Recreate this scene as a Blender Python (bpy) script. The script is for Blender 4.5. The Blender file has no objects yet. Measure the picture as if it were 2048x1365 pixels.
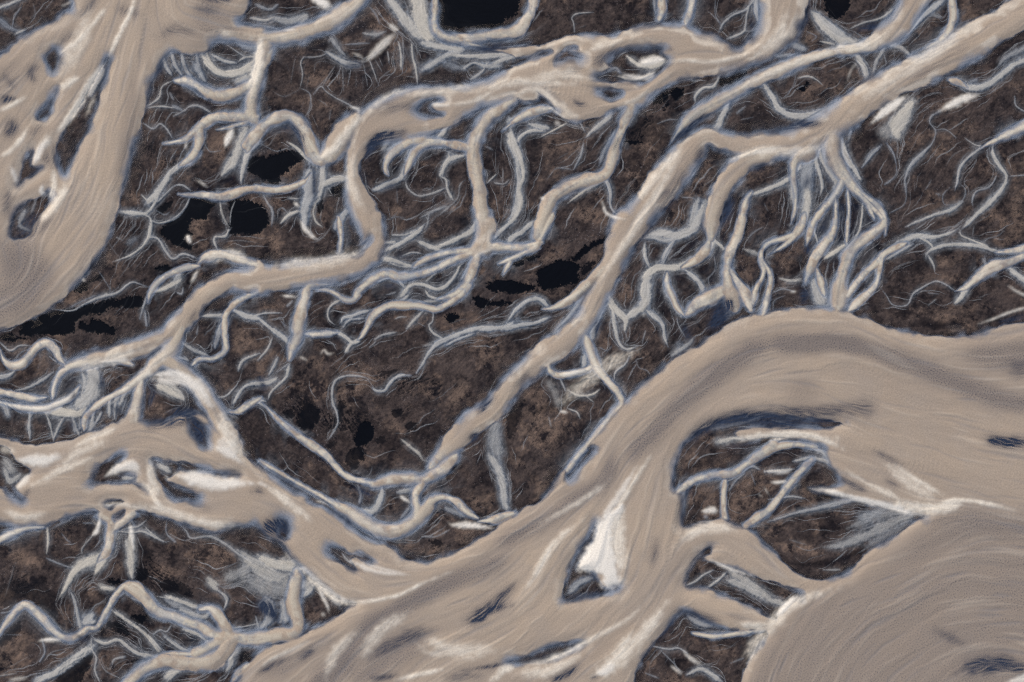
# Braided glacial river on a black sand plain, seen straight down from a light aircraft.
import bpy, math
import numpy as np

M_PER = 0.5                      # metres per survey unit used by the traced courses below
# ------------------------------------------------------------------ camera, sky, sun, exposure
scene = bpy.context.scene
cam_d = bpy.data.cameras.new("camera")
cam = bpy.data.objects.new("camera", cam_d)
scene.collection.objects.link(cam)
cam_d.sensor_width = 36.0
cam_d.lens = 50.0
cam_d.clip_start = 0.1
cam_d.clip_end = 60000.0
CAM_H = 1024.0 * 50.0 / 36.0
cam.location = (0, 0, CAM_H)
cam.rotation_euler = (0, 0, 0)
scene.camera = cam

SUN_EL, SUN_AZ = math.radians(32), math.radians(-45)      # low-ish sun from the upper left
world = bpy.data.worlds.new("World")
scene.world = world
world.use_nodes = True
wn = world.node_tree
sky = wn.nodes.new("ShaderNodeTexSky")
sky.sky_type = 'NISHITA'
sky.sun_disc = False
sky.sun_elevation = SUN_EL
sky.sun_rotation = SUN_AZ
bg = wn.nodes["Background"]
bg.inputs["Strength"].default_value = 0.11
wn.links.new(sky.outputs[0], bg.inputs[0])
sun_d = bpy.data.lights.new("sun", 'SUN')
sun_d.energy = 3.0
sun_d.angle = math.radians(0.5)
sun_d.color = (1.0, 0.95, 0.88)
sun = bpy.data.objects.new("sun", sun_d)
scene.collection.objects.link(sun)
# the lamp shines along its -Z: tilt it away from the zenith towards the sun
sun.rotation_euler = (math.radians(90) - SUN_EL, 0, math.radians(180) - SUN_AZ)
sun.location = (0, 0, 500)
vs = scene.view_settings
vs.view_transform = 'Standard'
vs.look = 'None'
vs.exposure = 0.35
vs.gamma = 1.0
vs.use_curve_mapping = False
scene.cycles.max_bounces = 3
scene.cycles.diffuse_bounces = 2
scene.cycles.use_denoising = False

scene.cycles.pixel_filter_type = 'BLACKMAN_HARRIS'
scene.cycles.filter_width = 0.9

TRACES = """
@0 0 3
W -500,560 0,330 60,290 150,215 300,140 400,75 440,20 470,-300 1520,-300 1500,0 1480,80 1440,130 1500,150 1600,170 1560,240 1440,225 1350,235 1280,265 1245,310 1150,330 1040,315 1000,340 960,390 920,470 895,580 860,690 840,780 810,850 790,930 770,1010 740,1120 715,1200 700,1270 670,1365 640,1455 590,1545 520,1635 440,1725 380,1795 250,1875 120,1940 0,1990 -500,2150 #west
I 655,345 645,440 600,570 575,660 540,760 490,850 450,930 410,1010 385,1050 350,980 335,900 350,850 400,770 440,700 500,600 550,510 605,410 #island|long dark wedge of sand lying inside the wide left river under a pale streak
I 300,310 335,305 345,360 320,430 290,390 270,350 #island|small grey sand patch alone in the pale upper left shallows
I 225,715 250,660 300,590 345,545 320,610 310,680 270,711 #island|thin dark sliver of sand in the upper left braids
I 290,1150 300,1195 260,1270 215,1350 180,1420 110,1435 60,1420 70,1340 110,1260 190,1200 240,1180 #island|brown island with a white silt rim in the left braids
I 200,905 190,990 240,1000 250,1010 190,1060 130,1100 105,1110 120,1040 150,960 #island|blade shaped navy island between two cream silt bars at far left
N:.45 460,120,60 540,50,50 570,0,40 600,-60,30
N:.25 440,210,30 380,250,40
N:.5 1180,0,30 1300,5,50 1420,5,30
N:.35 1180,60,60 1300,70,70
R:.7:.1 1180,330,40 1200,440,50 1240,500,20
N:.8 1000,330,20 970,390,30 940,450,30
L:1 825,-30,22 780,90,25 720,210,25 680,290,20 645,370,14
L:.7 660,20,25 590,110,25 500,220,25 420,290,20 350,330,20
R:.8:.3 -60,70,40 60,25,30 180,-25,25
R:.6:.2 75,190,10 85,110,15 130,40,15
R:.5:.3 270,60,10 320,0,10
R:.8:.3 90,210,14 130,190,25 160,180,10
R:.5:.1 0,120,60 60,170,50 150,200,20
R:.5:.3 180,120,8 210,80,8 200,20,8
S:.5 370,40,15 430,10,15
B:.5 130,140,80
B:.5 350,30,100
D:.7 20,270,80 150,190,50 350,90,40 430,20,30
M 1640,290,50 1590,350,90 1550,450,70 1520,560,65 1500,630,70 1490,700,70 1540,735,40
M 1060,485,25 1150,500,45 1240,550,55 1330,570,60 1430,550,55 1500,520,50 1560,470,50
R:.9:.6 1240,320,40 1270,390,40 1330,435,45 1420,430,45 1500,390,40 1560,340,50
R:.8:.4 1430,370,20 1480,345,25 1560,345,25
R:.7:.3 1360,270,10 1420,310,14 1480,350,20
R:.6:.2 1420,260,40 1500,290,60 1580,280,40
R:.5:.5 1260,330,8 1310,350,10 1370,380,10
D:.8 1330,310,90
D:.6 1200,470,40 1400,500,40
M 1460,700,40 1350,705,50 1260,710,55 1200,760,50 1150,800,30
R:.9:.5 1150,795,30 1100,850,25 1000,855,20 970,875,10
R:.9:.3 1210,760,50 1190,850,60 1150,940,60 1050,1010,40 1000,1060,30 950,1140,25 900,1200,20
R:.9:.6 1450,740,40 1370,770,20 1290,780,10
S:.9 1400,770,50 1370,830,50 1350,890,20
R:.8:.5 1530,750,60 1480,830,50 1440,900,50 1400,980,50 1330,1040,30
R:.8:.1 1560,850,70 1480,930,40 1450,1050,20 1440,1110,10
M 1070,1165,14 1150,1170,25 1250,1180,35 1350,1190,45 1450,1150,40 1536,1122,30
R:.8:.2 1150,1150,15 1100,1115,20 1050,1115,15 1010,1150,20 960,1200,20 920,1230,15
R:.8:.2 1140,1180,20 1110,1250,20 1050,1310,25 960,1340,20 900,1320,25
R:.9:.3 710,1270,50 800,1280,45 880,1280,30 930,1220,30 960,1140,30 1010,1040,30 1040,1010,30
R:.8:.4 750,1310,10 830,1290,12 890,1300,20 910,1340,25 900,1400,40 880,1440,30
R:.8:.4 880,640,25 930,610,20 960,580,20 975,520,15 1040,485,15
R:.8:.4 880,650,10 960,640,20 1050,650,15
R:.7:.3 1040,700,15 1100,670,15 1140,640,20 1200,640,25 1270,680,20
R:.6:.2 1040,640,40 1090,660,30
R:.8:.2 860,740,15 920,775,15 960,745,15 1000,775,18 1040,840,12
R:.8:.5 850,1170,15 890,1210,20 915,1215,12
R:.6:.2 1220,850,10 1260,910,10 1330,905,8
R:.5:.2 930,1260,12 990,1290,14 1020,1270,12
S:.6 1120,850,15 1115,890,25
R:.5:.3 1020,560,30 1040,600,20
D:.6 1060,960,150 900,880,80
D:.6 850,1050,120 830,1150,60
B:.6 1300,850,60 1290,880,40
B:.5 1050,900,70
B:.5 1150,1060,60
S:.5 1180,1080,20 1240,1120,20
D:.8 1100,1030,40 1130,1060,20
D:.9 1400,1070,80 1300,1100,40
@0 0 1
K:1 378,394 405,396 435,403 436,410 421,421 410,438 392,440 380,440 378,456 385,470 370,479 387,491 378,503 359,493 333,480 319,465 329,452 350,438 363,424 375,407 #pond|black pond left of a ragged tan peninsula with a pale spot on its shore
K:1 461,396 500,401 526,414 535,429 538,447 531,456 522,465 508,470 482,468 464,470 457,463 457,438 459,421 #pond|rounded black pond right of the ragged tan peninsula
K:1 507,313 535,312 565,303 586,301 605,308 612,317 593,326 575,340 561,352 561,364 552,373 535,364 517,356 498,343 496,331 #pond|leaf shaped black pond under the hooked stream at upper left
K:.8 315,420 340,403 343,412 325,428
B:.9 380,480,30 400,450,40 415,420,30
B:.7 400,490,30 440,490,20
S:.9 377,477,16 379,483,12
R:.7:.6 440,405,6 445,430,8 458,455,4
R:.8:.4 470,402,4 462,425,4 460,450,5
R:.9:.4 457,456,5 452,474,6 432,474,6 428,484,6 436,500,5
B:.8 545,400,16 530,390,10
@512 0 3
R:.7:.3 100,110,60 200,130,80 300,100,60 260,150,60
S:.9 330,-20,60 400,20,70 450,40,50
D:.7 350,70,40 200,40,60
R:.6:.2 0,30,40 80,60,30 130,30,30
S:.8 170,184,12 240,180,10
R:.8:.3 -30,110,40 60,125,30 110,100,15
R:.6:.2 -30,150,30 50,160,30 150,180,20
M -200,190,110 0,225,110 150,225,90 300,190,100 430,140,110 540,70,110 620,10,90 700,-80,90
D:.8 560,200,90 700,120,70
R:.5:.2 680,40,20 720,90,20 745,150,12
R:.6:.3 450,230,60 480,270,40 510,310,40 540,340,20
R:.9:.35 780,-30,80 850,60,90 920,150,120 1000,230,110
R:.95:.6 960,-60,140 980,60,150 1000,180,150 1060,240,90
M 1075,-100,50 1075,20,50 1070,130,50 1085,190,60 1150,225,75 1250,235,80 1400,215,80 1500,205,75 1560,190,80 1610,140,75 1650,60,60 1670,-60,55
M 1240,255,50 1380,285,10
N:.7 1290,290,40 1400,295,60 1480,260,50
R:.9:.3 1000,260,60 1150,290,60 1250,300,50
R:.8:.2 1000,420,60 1080,370,70 1160,330,60 1250,300,60
R:.5:.2 1150,390,70 1250,420,50
R:.8:.3 1320,340,20 1340,350,30 1430,340,50 1536,320,50
R:.8:.2 1290,480,40 1360,430,25 1380,390,15 1410,370,14
R:.8:.3 1420,390,40 1480,360,50 1560,340,50
R:.5:.3 1280,390,40 1320,370,20
S:.6 800,150,40 850,185,40
S:.6 830,210,60 760,270,60 690,340,45 640,365,30
S:.4 580,320,20 640,345,20
R:.5:.2 520,270,10 600,265,20 680,260,14
R:.6:.4 640,200,20 720,210,40 780,190,20
R:.7:.4 640,370,8 660,460,8 670,520,4
R:.8:.4 680,360,12 710,440,12 730,500,5
R:.6:.4 715,360,10 755,430,10
R:.6:.4 740,350,6 760,400,6
R:.8:.4 790,310,12 800,380,12
R:.6:.4 830,300,12 820,430,8
R:.9:.4 855,250,14 870,330,24 870,420,20
R:.7:.4 880,220,10 885,330,14 880,420,6
R:.9:.4 935,250,20 940,340,22 960,420,24 970,510,15
R:.7:.4 970,330,14 960,260,10
R:.6:.4 520,400,12 525,550,8
R:.5:.4 500,400,6 500,500,4
R:.6:.4 480,390,10 440,450,10 400,520,12
R:.8:.4 290,340,16 270,380,14 280,450,12 265,530,8
R:.5:.4 240,330,8 225,400,6 210,500,6
R:.4:.4 320,450,8 300,540,5
R:.4:.4 560,420,6 550,520,4
R:.4:.4 600,430,6 600,530,4
R:.4:.4 640,460,6 645,540,4
R:.4:.4 700,460,5 710,560,4
R:.6:.4 290,345,14 380,340,15 450,310,12
R:.8:.2 420,310,30 480,350,40 550,380,50 620,390,50
N:.6 560,390,50 630,390,40
R:.4:.4 350,440,8 360,380,10 420,370,10 470,390,8
R:.6:.3 260,530,12 310,550,12 330,590,14 320,660,14 290,710,14
R:.7:.3 340,570,14 390,520,14 420,550,12 480,590,14 540,620,16 600,655,24
S:.8 560,640,12 620,658,20
R:.5:.4 370,600,8 410,620,10 430,640,8
R:.5:.5 450,660,8 440,720,10
R:.4:.4 100,550,8 170,580,10 260,540,8
R:.4:.4 30,680,14 80,670,10
R:.3:.4 180,380,8 200,430,8
B:.5 300,450,200 500,480,150
B:.5 450,640,100 250,600,80
D:.6 100,400,80 60,520,40
D:.7 330,640,40 400,880,60 350,760,30
D:.7 650,590,60 900,500,50 1050,470,60
M -60,870,60 0,800,70 60,745,65 150,705,60 220,715,65 270,765,65 300,840,65 330,920,65 370,965,55 430,960,60 480,910,90 525,840,100 570,760,100 620,700,80
W 1700,420 1536,405 1450,450 1350,490 1250,512 1100,517 950,522 850,550 750,592 650,645 600,680 565,750 555,850 543,960 540,1080 543,1200 560,1260 590,1330 640,1420 690,1440 660,1485 560,1530 480,1540 400,1550 250,1570 150,1580 60,1580 0,1562 0,1765 100,1750 260,1715 340,1700 430,1700 520,1690 600,1650 700,1600 745,1565 768,1455 760,1365 720,1250 690,1180 650,1110 625,1060 615,1000 650,940 700,870 830,850 940,840 1040,815 1120,780 1200,735 1300,685 1380,630 1500,600 1700,610 #centre
R:.6:.1 470,830,40 440,890,50 410,930,40
N:.5 640,720,12 600,780,14 560,860,12 500,900,20
L:.5 660,690,40 800,570,30 950,535,20
N:.35 700,650,12 820,600,14 950,585,12
I 965,665 1000,620 1060,592 1110,600 1060,620 1045,650 1120,690 1060,705 1010,700 #island|small dark islet with a cream tail in the centre loop of the river
S:.7 1065,630,30 1150,635,24
L:.5 1150,635,20 1300,610,20 1450,540,30
N:.9 850,800,40 740,820,70 680,900,70 640,960,40
N:.5 900,790,60 800,830,70
R:.6:.4 760,900,50 790,860,50
N:.6 620,1000,20 650,1080,20 690,1140,16
R:.95:.8 950,845,60 860,880,60 800,930,50 775,1000,40 800,1050,25
M 1000,840,40 1100,850,50 1180,870,50 1280,895,50
R:.9:.3 960,880,60 920,950,50 890,1020,40 860,1080,50 780,1110,40 700,1150,40
N:.6 780,1130,50 860,1080,40
M 1560,590,50 1480,640,80 1400,700,90 1350,760,90 1310,850,90 1300,940,85 1320,1040,85 1340,1150,90 1350,1260,95 1370,1365,100 1370,1480,100 #centre
R:.9:.4 1150,750,40 1120,800,50 1090,830,30
D:.6 1220,800,60
R:.8:.4 1150,920,14 1160,960,30 1110,1040,30 1110,1070,14
R:.8:.4 1260,930,30 1170,960,40
R:.6:.3 1150,910,20 1190,930,30
R:.8:.4 1100,1060,14 1140,1080,25 1150,1140,30 1180,1200,30
R:.7:.4 895,1070,12 910,1130,18 970,1175,20 1050,1165,22 1140,1130,25
R:.6:.4 1260,1080,14 1225,1110,12 1210,1190,14 1150,1250,20 1090,1300,14
R:.6:.3 1140,1240,30 1060,1270,30 980,1310,12
R:.7:.3 1040,1280,12 1025,1365,14
R:.5:.3 845,1140,10 850,1220,10
R:.5:.3 850,1270,8 820,1310,12 780,1320,8
R:.6:.3 1070,1170,8 1060,1220,8
R:.4:.3 820,1300,20 900,1310,10
B:.5 1230,1280,80 1290,1200,60
B:.4 1000,1050,120
R:.8:.4 1385,1100,14 1440,1050,14 1410,1080,10
R:.7:.4 1430,1100,14 1490,1105,14 1520,1080,12
R:.4:.3 1380,880,20 1420,900,20
D:.4 1430,900,100
R:.8:.15 0,1120,60 60,1140,60 120,1140,55
M -10,1110,30 60,1140,35 130,1145,35 220,1125,25 290,1090,16 330,1040,14
R:.7:.2 40,1160,14 70,1220,20 100,1270,25 95,1360,16
R:.8:.3 190,1190,14 260,1195,18
R:.6:.2 160,1250,12 190,1280,10
R:.9:.05 320,1000,50 330,1060,50 310,1180,100 290,1280,80 300,1360,50
R:.8:.2 410,980,50 400,1060,40 390,1130,40 370,1220,25
N:.6 340,1030,40 350,1120,30 320,1200,20
R:.9:.4 380,1130,20 430,1090,40 500,1065,40 540,1070,30
R:.8:.4 435,1130,14 450,1160,14
R:.8:.6 370,1200,20 345,1270,20 360,1330,20 400,1365,14
S:.7 230,1220,20 260,1240,25
R:.9:.5 260,1270,40 200,1290,40 150,1340,25
S:.7 270,1310,30 290,1365,40 340,1420,30 370,1440,12
R:.6:.4 510,1170,8 490,1220,10 480,1290,10
R:.5:.5 410,1180,10 480,1170,10 500,1160,8
K:.9 440,1150 500,1110 545,1105 540,1165 500,1180 460,1170 #pond|black pond tucked against the left bank of the centre loop
K:.8 370,1200 395,1190 400,1260 380,1290 365,1260
B:.6 450,1240,80
D:.8 350,1000,60
R:.9:.05 480,1365,60 520,1300,60 550,1260,50
R:.5:.1 450,930,30 500,960,30
R:.7:.3 180,855,12 240,880,20 290,930,20 340,960,25
R:.5:.2 20,860,10 60,880,12 120,910,8 180,900,8
K:.97 1100,-150 1090,100 1095,150 1120,185 1180,180 1300,165 1400,172 1470,172 1500,120 1545,100 1585,60 1590,0 1595,-150 #pond|large square black pond with a pale silt rim at the top edge
B:.6 1510,130,30
@1024 0 3
W -300,320 0,285 100,275 200,265 280,235 370,205 450,205 540,215 600,210 700,175 800,150 900,140 1000,150 1080,170 1150,205 1230,220 1290,250 1330,280 1370,288 1420,250 1465,180 1485,80 1490,-200 1780,-200 1770,60 1745,150 1700,230 1596,320 1536,360 1420,405 1330,430 1240,450 1100,470 1000,490 920,520 840,580 790,640 700,660 630,660 560,690 480,720 400,735 340,720 290,690 220,620 150,580 100,575 50,590 0,615 -200,640 -250,500 #centre
I 0,365 100,335 200,305 245,308 200,332 100,365 0,398 -40,398
R:.5:.1 -20,340,30 100,310,30
I 262,365 300,310 340,282 385,290 345,300 400,335 410,350 350,350 300,368 #island|small triangular dark islet upstream of the broad dark island at top centre
N:.5 380,370,40 330,375,20
I 515,475 560,430 600,405 580,390 600,350 660,305 760,290 890,288 900,320 930,360 900,400 850,450 790,490 700,495 600,490 #island|broad dark island with white silt fans in the upper centre river
R:.6:.1 575,430,30 620,410,30 650,440,30
S:.8 940,368,12 870,355,50 800,370,60 750,385,40
S:.4 690,340,10 740,390,20
L:.8 950,370,15 1060,365,12 1150,372,8
S:.6 870,430,30 800,470,40 690,455,20 640,460,10
N:.4 850,290,30 950,300,40 700,300,30
I 515,540 560,530 620,540 655,560 620,590 590,600 550,580 #island|small oval dark islet below the broad island in the upper river
N:.9 360,600,20 400,625,40 460,635,15
N:.4 520,520,30 640,515,30 760,510,20
L:.6 1100,370,14 1250,370,14 1400,330,14 1500,280,10
L:.5 640,640,30 760,590,20 840,520,20
L:.5 0,590,30 100,540,30 200,560,30 300,670,30
M 720,630,90 680,720,75 650,800,55 620,880,65 600,960,75 560,1050,70 470,1080,75 350,1120,85 250,1180,85 210,1250,90 180,1330,90 150,1420,70 #centre
R:.8:.3 600,690,60 540,740,50 480,790,40 440,830,15
R:.6:.3 740,650,80 700,750,40
R:.6:.1 640,760,40 560,900,50 520,1000,20
N:.5 640,830,30 610,900,40
N:.4 650,770,30
R:.9:.7 560,1085,25 430,1150,25 330,1225,8
R:.9:.1 560,1070,40 590,1150,35 590,1230,25 620,1280,18 690,1290,20
S:.8 540,1210,15 560,1270,20 600,1300,20 680,1320,20
R:.8:.4 375,195,15 370,140,14 360,110,14 390,85,14 490,75,10
R:.4:.3 400,170,8 440,155,10
M 890,-60,60 898,60,60 880,130,75
R:.6:.1 850,-20,30 860,80,30 
M 1090,-60,50 1070,60,50 1040,150,70
R:.8:.2 1470,-20,25 1400,60,25 1330,90,20 1270,140,20 1240,200,25
R:.6:.2 1220,-10,10 1220,90,12 1250,150,15
R:.8:.3 1440,0,20 1410,80,20 1400,160,20 1380,200,25 1290,235,30
R:.6:.3 1380,190,15 1460,185,14
R:.9:.05 1470,-20,70 1465,60,50 1480,140,20
N:.6 1440,100,30 1430,200,25
D:.6 980,60,50 1150,80,80 700,150,100 860,100,25 960,130,30
K:.8 -60,30 40,0 50,20 30,75 0,95 -60,100
R:.6:.1 20,150,30 50,110,30
M 250,650,40 170,660,60 80,690,60 0,740,30 -60,790,20
S:.7 200,620,8 240,655,12 290,690,12 340,720,8
R:.9:.3 40,860,25 50,820,30 120,785,35 200,790,20
R:.8:.3 100,750,12 180,770,30
S:.5 270,740,45
R:.9:.6 160,830,6 240,790,20 330,740,25
R:.7:.3 410,740,20 440,800,12
R:.9:.3 -10,780,50 20,860,35 50,930,40 70,1030,15
R:.8:.2 -20,830,70 0,900,40 30,970,45 40,1080,45 30,1180,40 20,1250,50 -20,1330,40
R:.6:.1 -20,700,30 10,760,30
R:.7:.2 430,860,20 410,940,25 370,1020,15
R:.6:.3 370,1020,10 300,1010,14 260,1015,8 210,1080,10
R:.6:.2 250,1120,20 320,1110,14 360,1080,10
S:.5 180,1190,30
R:.5:.4 60,1090,14 40,1150,20 30,1200,20
K:.95 820,590 860,545 930,522 942,570 910,620 850,622 #pond|dark pool beside the lower bank of the upper centre river
K:.9 950,535 1020,530 1030,570 990,600 955,575
K:.85 900,640 930,625 945,635 910,655
K:.9 680,850 720,840 800,858 740,870
K:.8 745,815 790,820 770,830
K:.8 700,810 730,790 740,815
K:.95 1240,465 1330,432 1400,425 1410,450 1340,500 1230,515 #pond|dark pond wedged between the river bank and a pale stream at upper right
B:.7 900,720,200 800,950,250 700,1100,150
B:.5 250,850,250
B:.7 400,1270,150 600,1330,100
D:.4 650,1000,80
R:.9:.3 1250,450,20 1210,520,30 1150,530,30 1100,580,30 1100,620,20
R:.6:.3 870,745,10 940,720,14 1010,720,10
N:.95 960,860,40 1030,800,50 1110,730,40 1200,670,20
N:.7 930,900,30
I 1000,1180 1100,1080 1200,990 1270,940 1278,970 1200,1040 1100,1115 1020,1185
N:.6 1140,885,60 1120,950,60 1100,990,40
N:.5 960,1130,30 860,1200,30
L:.5 1040,860,50 940,980,50 830,1100,40 730,1230,20
R:.9:.2 720,1260,14 780,1150,12 860,1040,10
M 1630,910,70 1536,930,100 1420,960,110 1330,1040,120 1260,1130,120 1220,1230,110 1190,1340,100 1190,1430,60 #diagonal
R:.6:.2 1020,1185,14 1080,1190,14 1120,1210,20
D:.5 1420,600,100
R:.5:.3 1350,680,30 1400,640,20
R:.5:.3 1370,720,10 1450,705,10
@1536 0 3
M 920,-60,200 850,60,160 780,160,150 680,230,130 560,290,80 400,310,60 200,370,75 50,430,85 -60,480,80 -200,555,80 -330,630,90 -450,700,75 -530,780,45 -590,870,20
R:.9:.25 -236,620,60 -276,700,60 -320,790,60 -380,800,30
M 1900,-90,200 1600,40,200 1400,150,200 1200,270,210 1000,380,200 800,470,190 600,590,190 450,700,200 300,790,200 150,860,180 0,870,160 -150,880,140 -270,850,120 -380,830,120 -480,920,190 -560,1020,210 -650,1140,205 -740,1250,185 -820,1370,170 -900,1490,160 #diagonal
I -330,770 -310,760 -230,820 -100,828 0,805 100,780 200,740 245,712 100,720 0,700 -100,640 -200,640 -290,720
N:.9 110,765,30 200,750,50 280,742,40 340,733,10
R:.95:.25 -30,500,50 30,590,55 70,660,60 170,700,70 300,680,60 450,610,40
S:.9 605,752,8 680,690,50 760,630,60 840,575,50 #silt_bar|slender cream silt spit slanting below the diagonal river at right
R:.85:.55 870,600,80 800,700,120 760,760,130 790,840,40
R:.5:.6 700,790,120
D:.8 720,620,25 610,680,30 545,770,40
R:.5:.2 500,770,40 480,850,30
S:.9 1030,670,24 1100,630,60 1200,585,60 1265,570,30 #silt_bar|short cream silt bar beside the brown flat at the right
M 1090,480,70 1150,500,60 1200,530,30
R:.9:.25 1140,500,60 1230,530,70 1320,510,70 1400,450,60 1480,390,50 1640,320,60
R:.6:.3 1380,400,30 1440,340,50 1640,250,70
D:.9 1160,430,30 1250,390,70 1400,320,80 1570,240,70
D:.8 940,590,40 1050,540,50
R:.6:.1 1200,500,20 1250,480,40
R:.7:.2 1030,670,40 980,700,25 970,740,12 1005,790,14 985,860,14 930,920,35 860,990,40 820,1080,20 830,1180,15
R:.7:.3 1010,780,12 1070,780,10 1130,830,8
M 1680,690,80 1536,760,80 1450,800,60 1350,850,40 1280,885,25
R:.8:.4 1290,880,20 1240,870,14 1180,830,8
R:.9:.2 1300,870,20 1200,950,25 1150,1010,30 1135,1090,25 1120,1150,8
R:.6:.2 1140,1100,10 1180,1130,15 1180,1180,15 1140,1220,12 1060,1230,10 1050,1170,12 1100,1120,12
R:.9:.35 1350,860,25 1350,930,40 1390,1000,40 1430,1060,25 1400,1140,40 1330,1220,50 1260,1280,40 1200,1340,40 1140,1400,20
R:.7:.2 1430,1060,12 1580,1050,12
R:.7:.2 1380,1040,14 1330,1120,18 1250,1150,20 1225,1200,20 1230,1250,10
R:.8:.3 1170,1210,20 1100,1260,40 1000,1290,30 900,1330,25 820,1365,20
R:.4:.3 1030,1170,30 1000,1160,10
R:.7:.1 710,860,30 750,920,20 770,1000,10 760,1060,10 700,1110,25
R:.7:.1 680,870,30 620,930,40 560,1010,20
R:.6:.2 820,1060,12 830,1150,12 815,1230,10 730,1280,14
R:.5:.3 945,1140,12 980,1080,12
R:.4:.3 880,1090,8 880,1150,8
R:.9:.3 530,330,50 570,400,60 590,460,70
S:.4 540,370,12 500,420,14 470,500,10
R:.7:.3 700,290,40 650,370,40 630,440,30
R:.7:.4 730,270,60 800,290,50 860,340,20
R:.6:.3 690,310,14 710,380,14
R:.6:.3 760,300,8 755,380,8
R:.8:.2 1480,580,14 1490,640,14 1580,690,12
M 1090,-60,50 1110,60,50 1100,150,50 1050,230,45 950,290,25 880,320,15
R:.9:.05 1060,0,50 1000,40,60 900,130,40 820,220,40
R:.6:.1 1140,60,30 1130,130,50
N:.5 1140,100,20 1160,160,30 1220,170,30
R:.9:.3 1450,-20,30 1420,30,25
L:.5 1190,155,10 1270,140,20
R:.9:.15 260,70,25 330,120,60 400,190,90 470,230,100
R:.8:.6 310,250,14 400,268,30
R:.8:.4 480,180,12 570,140,20 680,110,25 760,50,35
N:.8 540,180,40 620,160,50 680,150,30
R:.7:.1 150,270,80 220,300,60
R:.6:.1 60,340,60 150,330,40
R:.5:.1 230,190,10 290,220,14 260,250,12
N:.5 250,30,40 230,120,40 180,200,30
R:.8:.4 180,470,15 240,460,20 290,480,14 330,515,8
R:.5:.2 170,440,10 150,520,10 100,580,10
K:.9 170,540 215,515 225,490 250,500 215,550
B:.6 250,560,150
B:.7 440,420,100
R:.5:.4 340,380,10 410,350,14
D:.7 80,500,50 180,420,30 350,400,60
K:.85 340,-50 345,50 370,110 440,110 480,60 500,-50 #pond|soft edged black pool near the top right corner
D:.7 350,80,60 600,100,60
D:.5 640,30,90
R:.4:.6 955,170,14 970,150,10
R:.5:.3 990,90,40 1040,110,30
B:.5 950,200,90
B:.5 1200,750,120
B:.5 1300,1000,120
B:.5 1060,590,40
M 380,850,110 400,960,110 440,1050,70 500,1120,60 570,1190,50 640,1260,40 700,1330,40 705,1410,30
R:.9:.3 440,850,80 470,950,60 520,1020,40 560,1090,30
R:.9:.3 300,870,40 285,960,50 310,1040,40 325,1120,30 310,1180,10
M 230,900,150 165,960,80 150,1060,50 165,1160,40 160,1260,30 140,1340,20
R:.7:.1 260,930,150 230,1050,140 230,1150,100 215,1280,70 200,1365,60
@0 455 3
M 1560,310,165 1450,310,130 1350,340,120 1240,400,120 1160,480,140 1080,570,130 1000,650,110 900,700,120 780,740,110 640,775,105 520,805,90 400,840,40 #centre
M 1150,520,70 1090,600,80 1050,680,100 1010,750,120 950,810,110 900,860,70 830,910,50 740,980,40 640,1030,40 560,1090,40 510,1150,45 505,1220,50
M 980,790,120 1070,840,110 1150,920,110 1220,1000,110 1290,1110,120 1340,1220,140 1390,1330,120 1450,1420,60 #southwest
S:.85 880,890,24 960,880,45 1080,880,50 1160,940,80 1230,1000,60 1290,1060,40 #silt_bar|cream silt bar capping the rounded dark island at left centre
S:.5 1300,1290,50 1350,1300,80 1400,1340,60
I 862,895 870,1000 858,1100 865,1150 900,1170 960,1165 1050,1130 1100,1110 1130,1070 1135,1020 1100,950 1040,910 950,912 900,905 #island|rounded dark island with a straight left edge below the cream bar
R:.75:.55 960,930,50 1030,950,70 1090,1010,50 1110,1050,20
N:.8 880,930,30 920,990,40 890,1080,30
M 850,920,30 830,1000,60 810,1100,80 790,1180,120
L:.5 900,860,20 800,950,14 700,1000,12
I 530,1180 545,1120 590,1095 640,1100 650,1150 610,1190 550,1230
R:.8:.2 560,1200,16 590,1150,30 610,1110,30
I 690,1165 695,1080 740,1010 790,990 800,1040 780,1070 740,1130
R:.8:.2 690,1150,25 690,1060,25 720,1010,25
R:.6:.2 730,1110,20 760,1030,30
R:.7:.1 650,1120,30 660,1070,30 690,1040,20
I 1130,1140 1180,1165 1240,1200 1250,1260 1240,1320 1190,1290 1150,1230
N:.65 1160,1150,60 1200,1210,90 1230,1290,60
R:.6:.1 1110,1130,60 1180,1130,50 
N:.6 1000,1180,40 1120,1150,50
R:.9:.25 530,830,60 560,920,110 520,1010,110 450,1070,60
B:.6 690,900,170
N:.5 610,900,40 620,980,30
S:.6 590,808,25 720,800,30 800,795,30
S:.5 790,830,30
D:.6 830,810,30
M 420,840,40 360,880,50 325,960,45 315,1030,50
M -100,1000,50 0,990,50 100,1010,60 200,1030,55 280,1020,40
M -60,1035,20 0,1050,30 100,1075,45 250,1090,45 350,1060,45 430,1020,45 480,950,30
S:.7 60,1065,20 200,1090,25 300,1085,25
R:.8:.2 80,980,10 160,965,25 250,920,30 320,870,30
D:.7 380,940,90 270,1010,30
R:.8:.2 490,1000,20 510,930,40 500,880,40
N:.6 430,1000,70
R:.9:.6 250,1100,40 380,1120,60 470,1120,70 520,1080,50
R:.7:.3 -20,1050,50 30,1080,60 50,1130,60
R:.8:.2 200,1110,20 170,1180,15 180,1280,12
R:.7:.2 280,1110,20 300,1200,16
R:.7:.4 380,1150,30 340,1230,20 320,1290,15
R:.7:.2 440,1180,30 450,1230,25
N:.6 430,1190,50
R:.7:.2 480,1150,20 480,1220,15
B:.7 230,1180,70 120,1150,50
M 390,820,40 360,790,45 330,730,60 280,695,55 220,720,45 170,780,50 120,825,50 60,825,40 20,790,25 0,730,20
R:.7:.2 290,770,15 340,810,20
R:.8:.2 0,690,15 60,740,20 120,710,20 180,710,14
R:.5:.2 90,790,20 130,750,20 180,730,10
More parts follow.
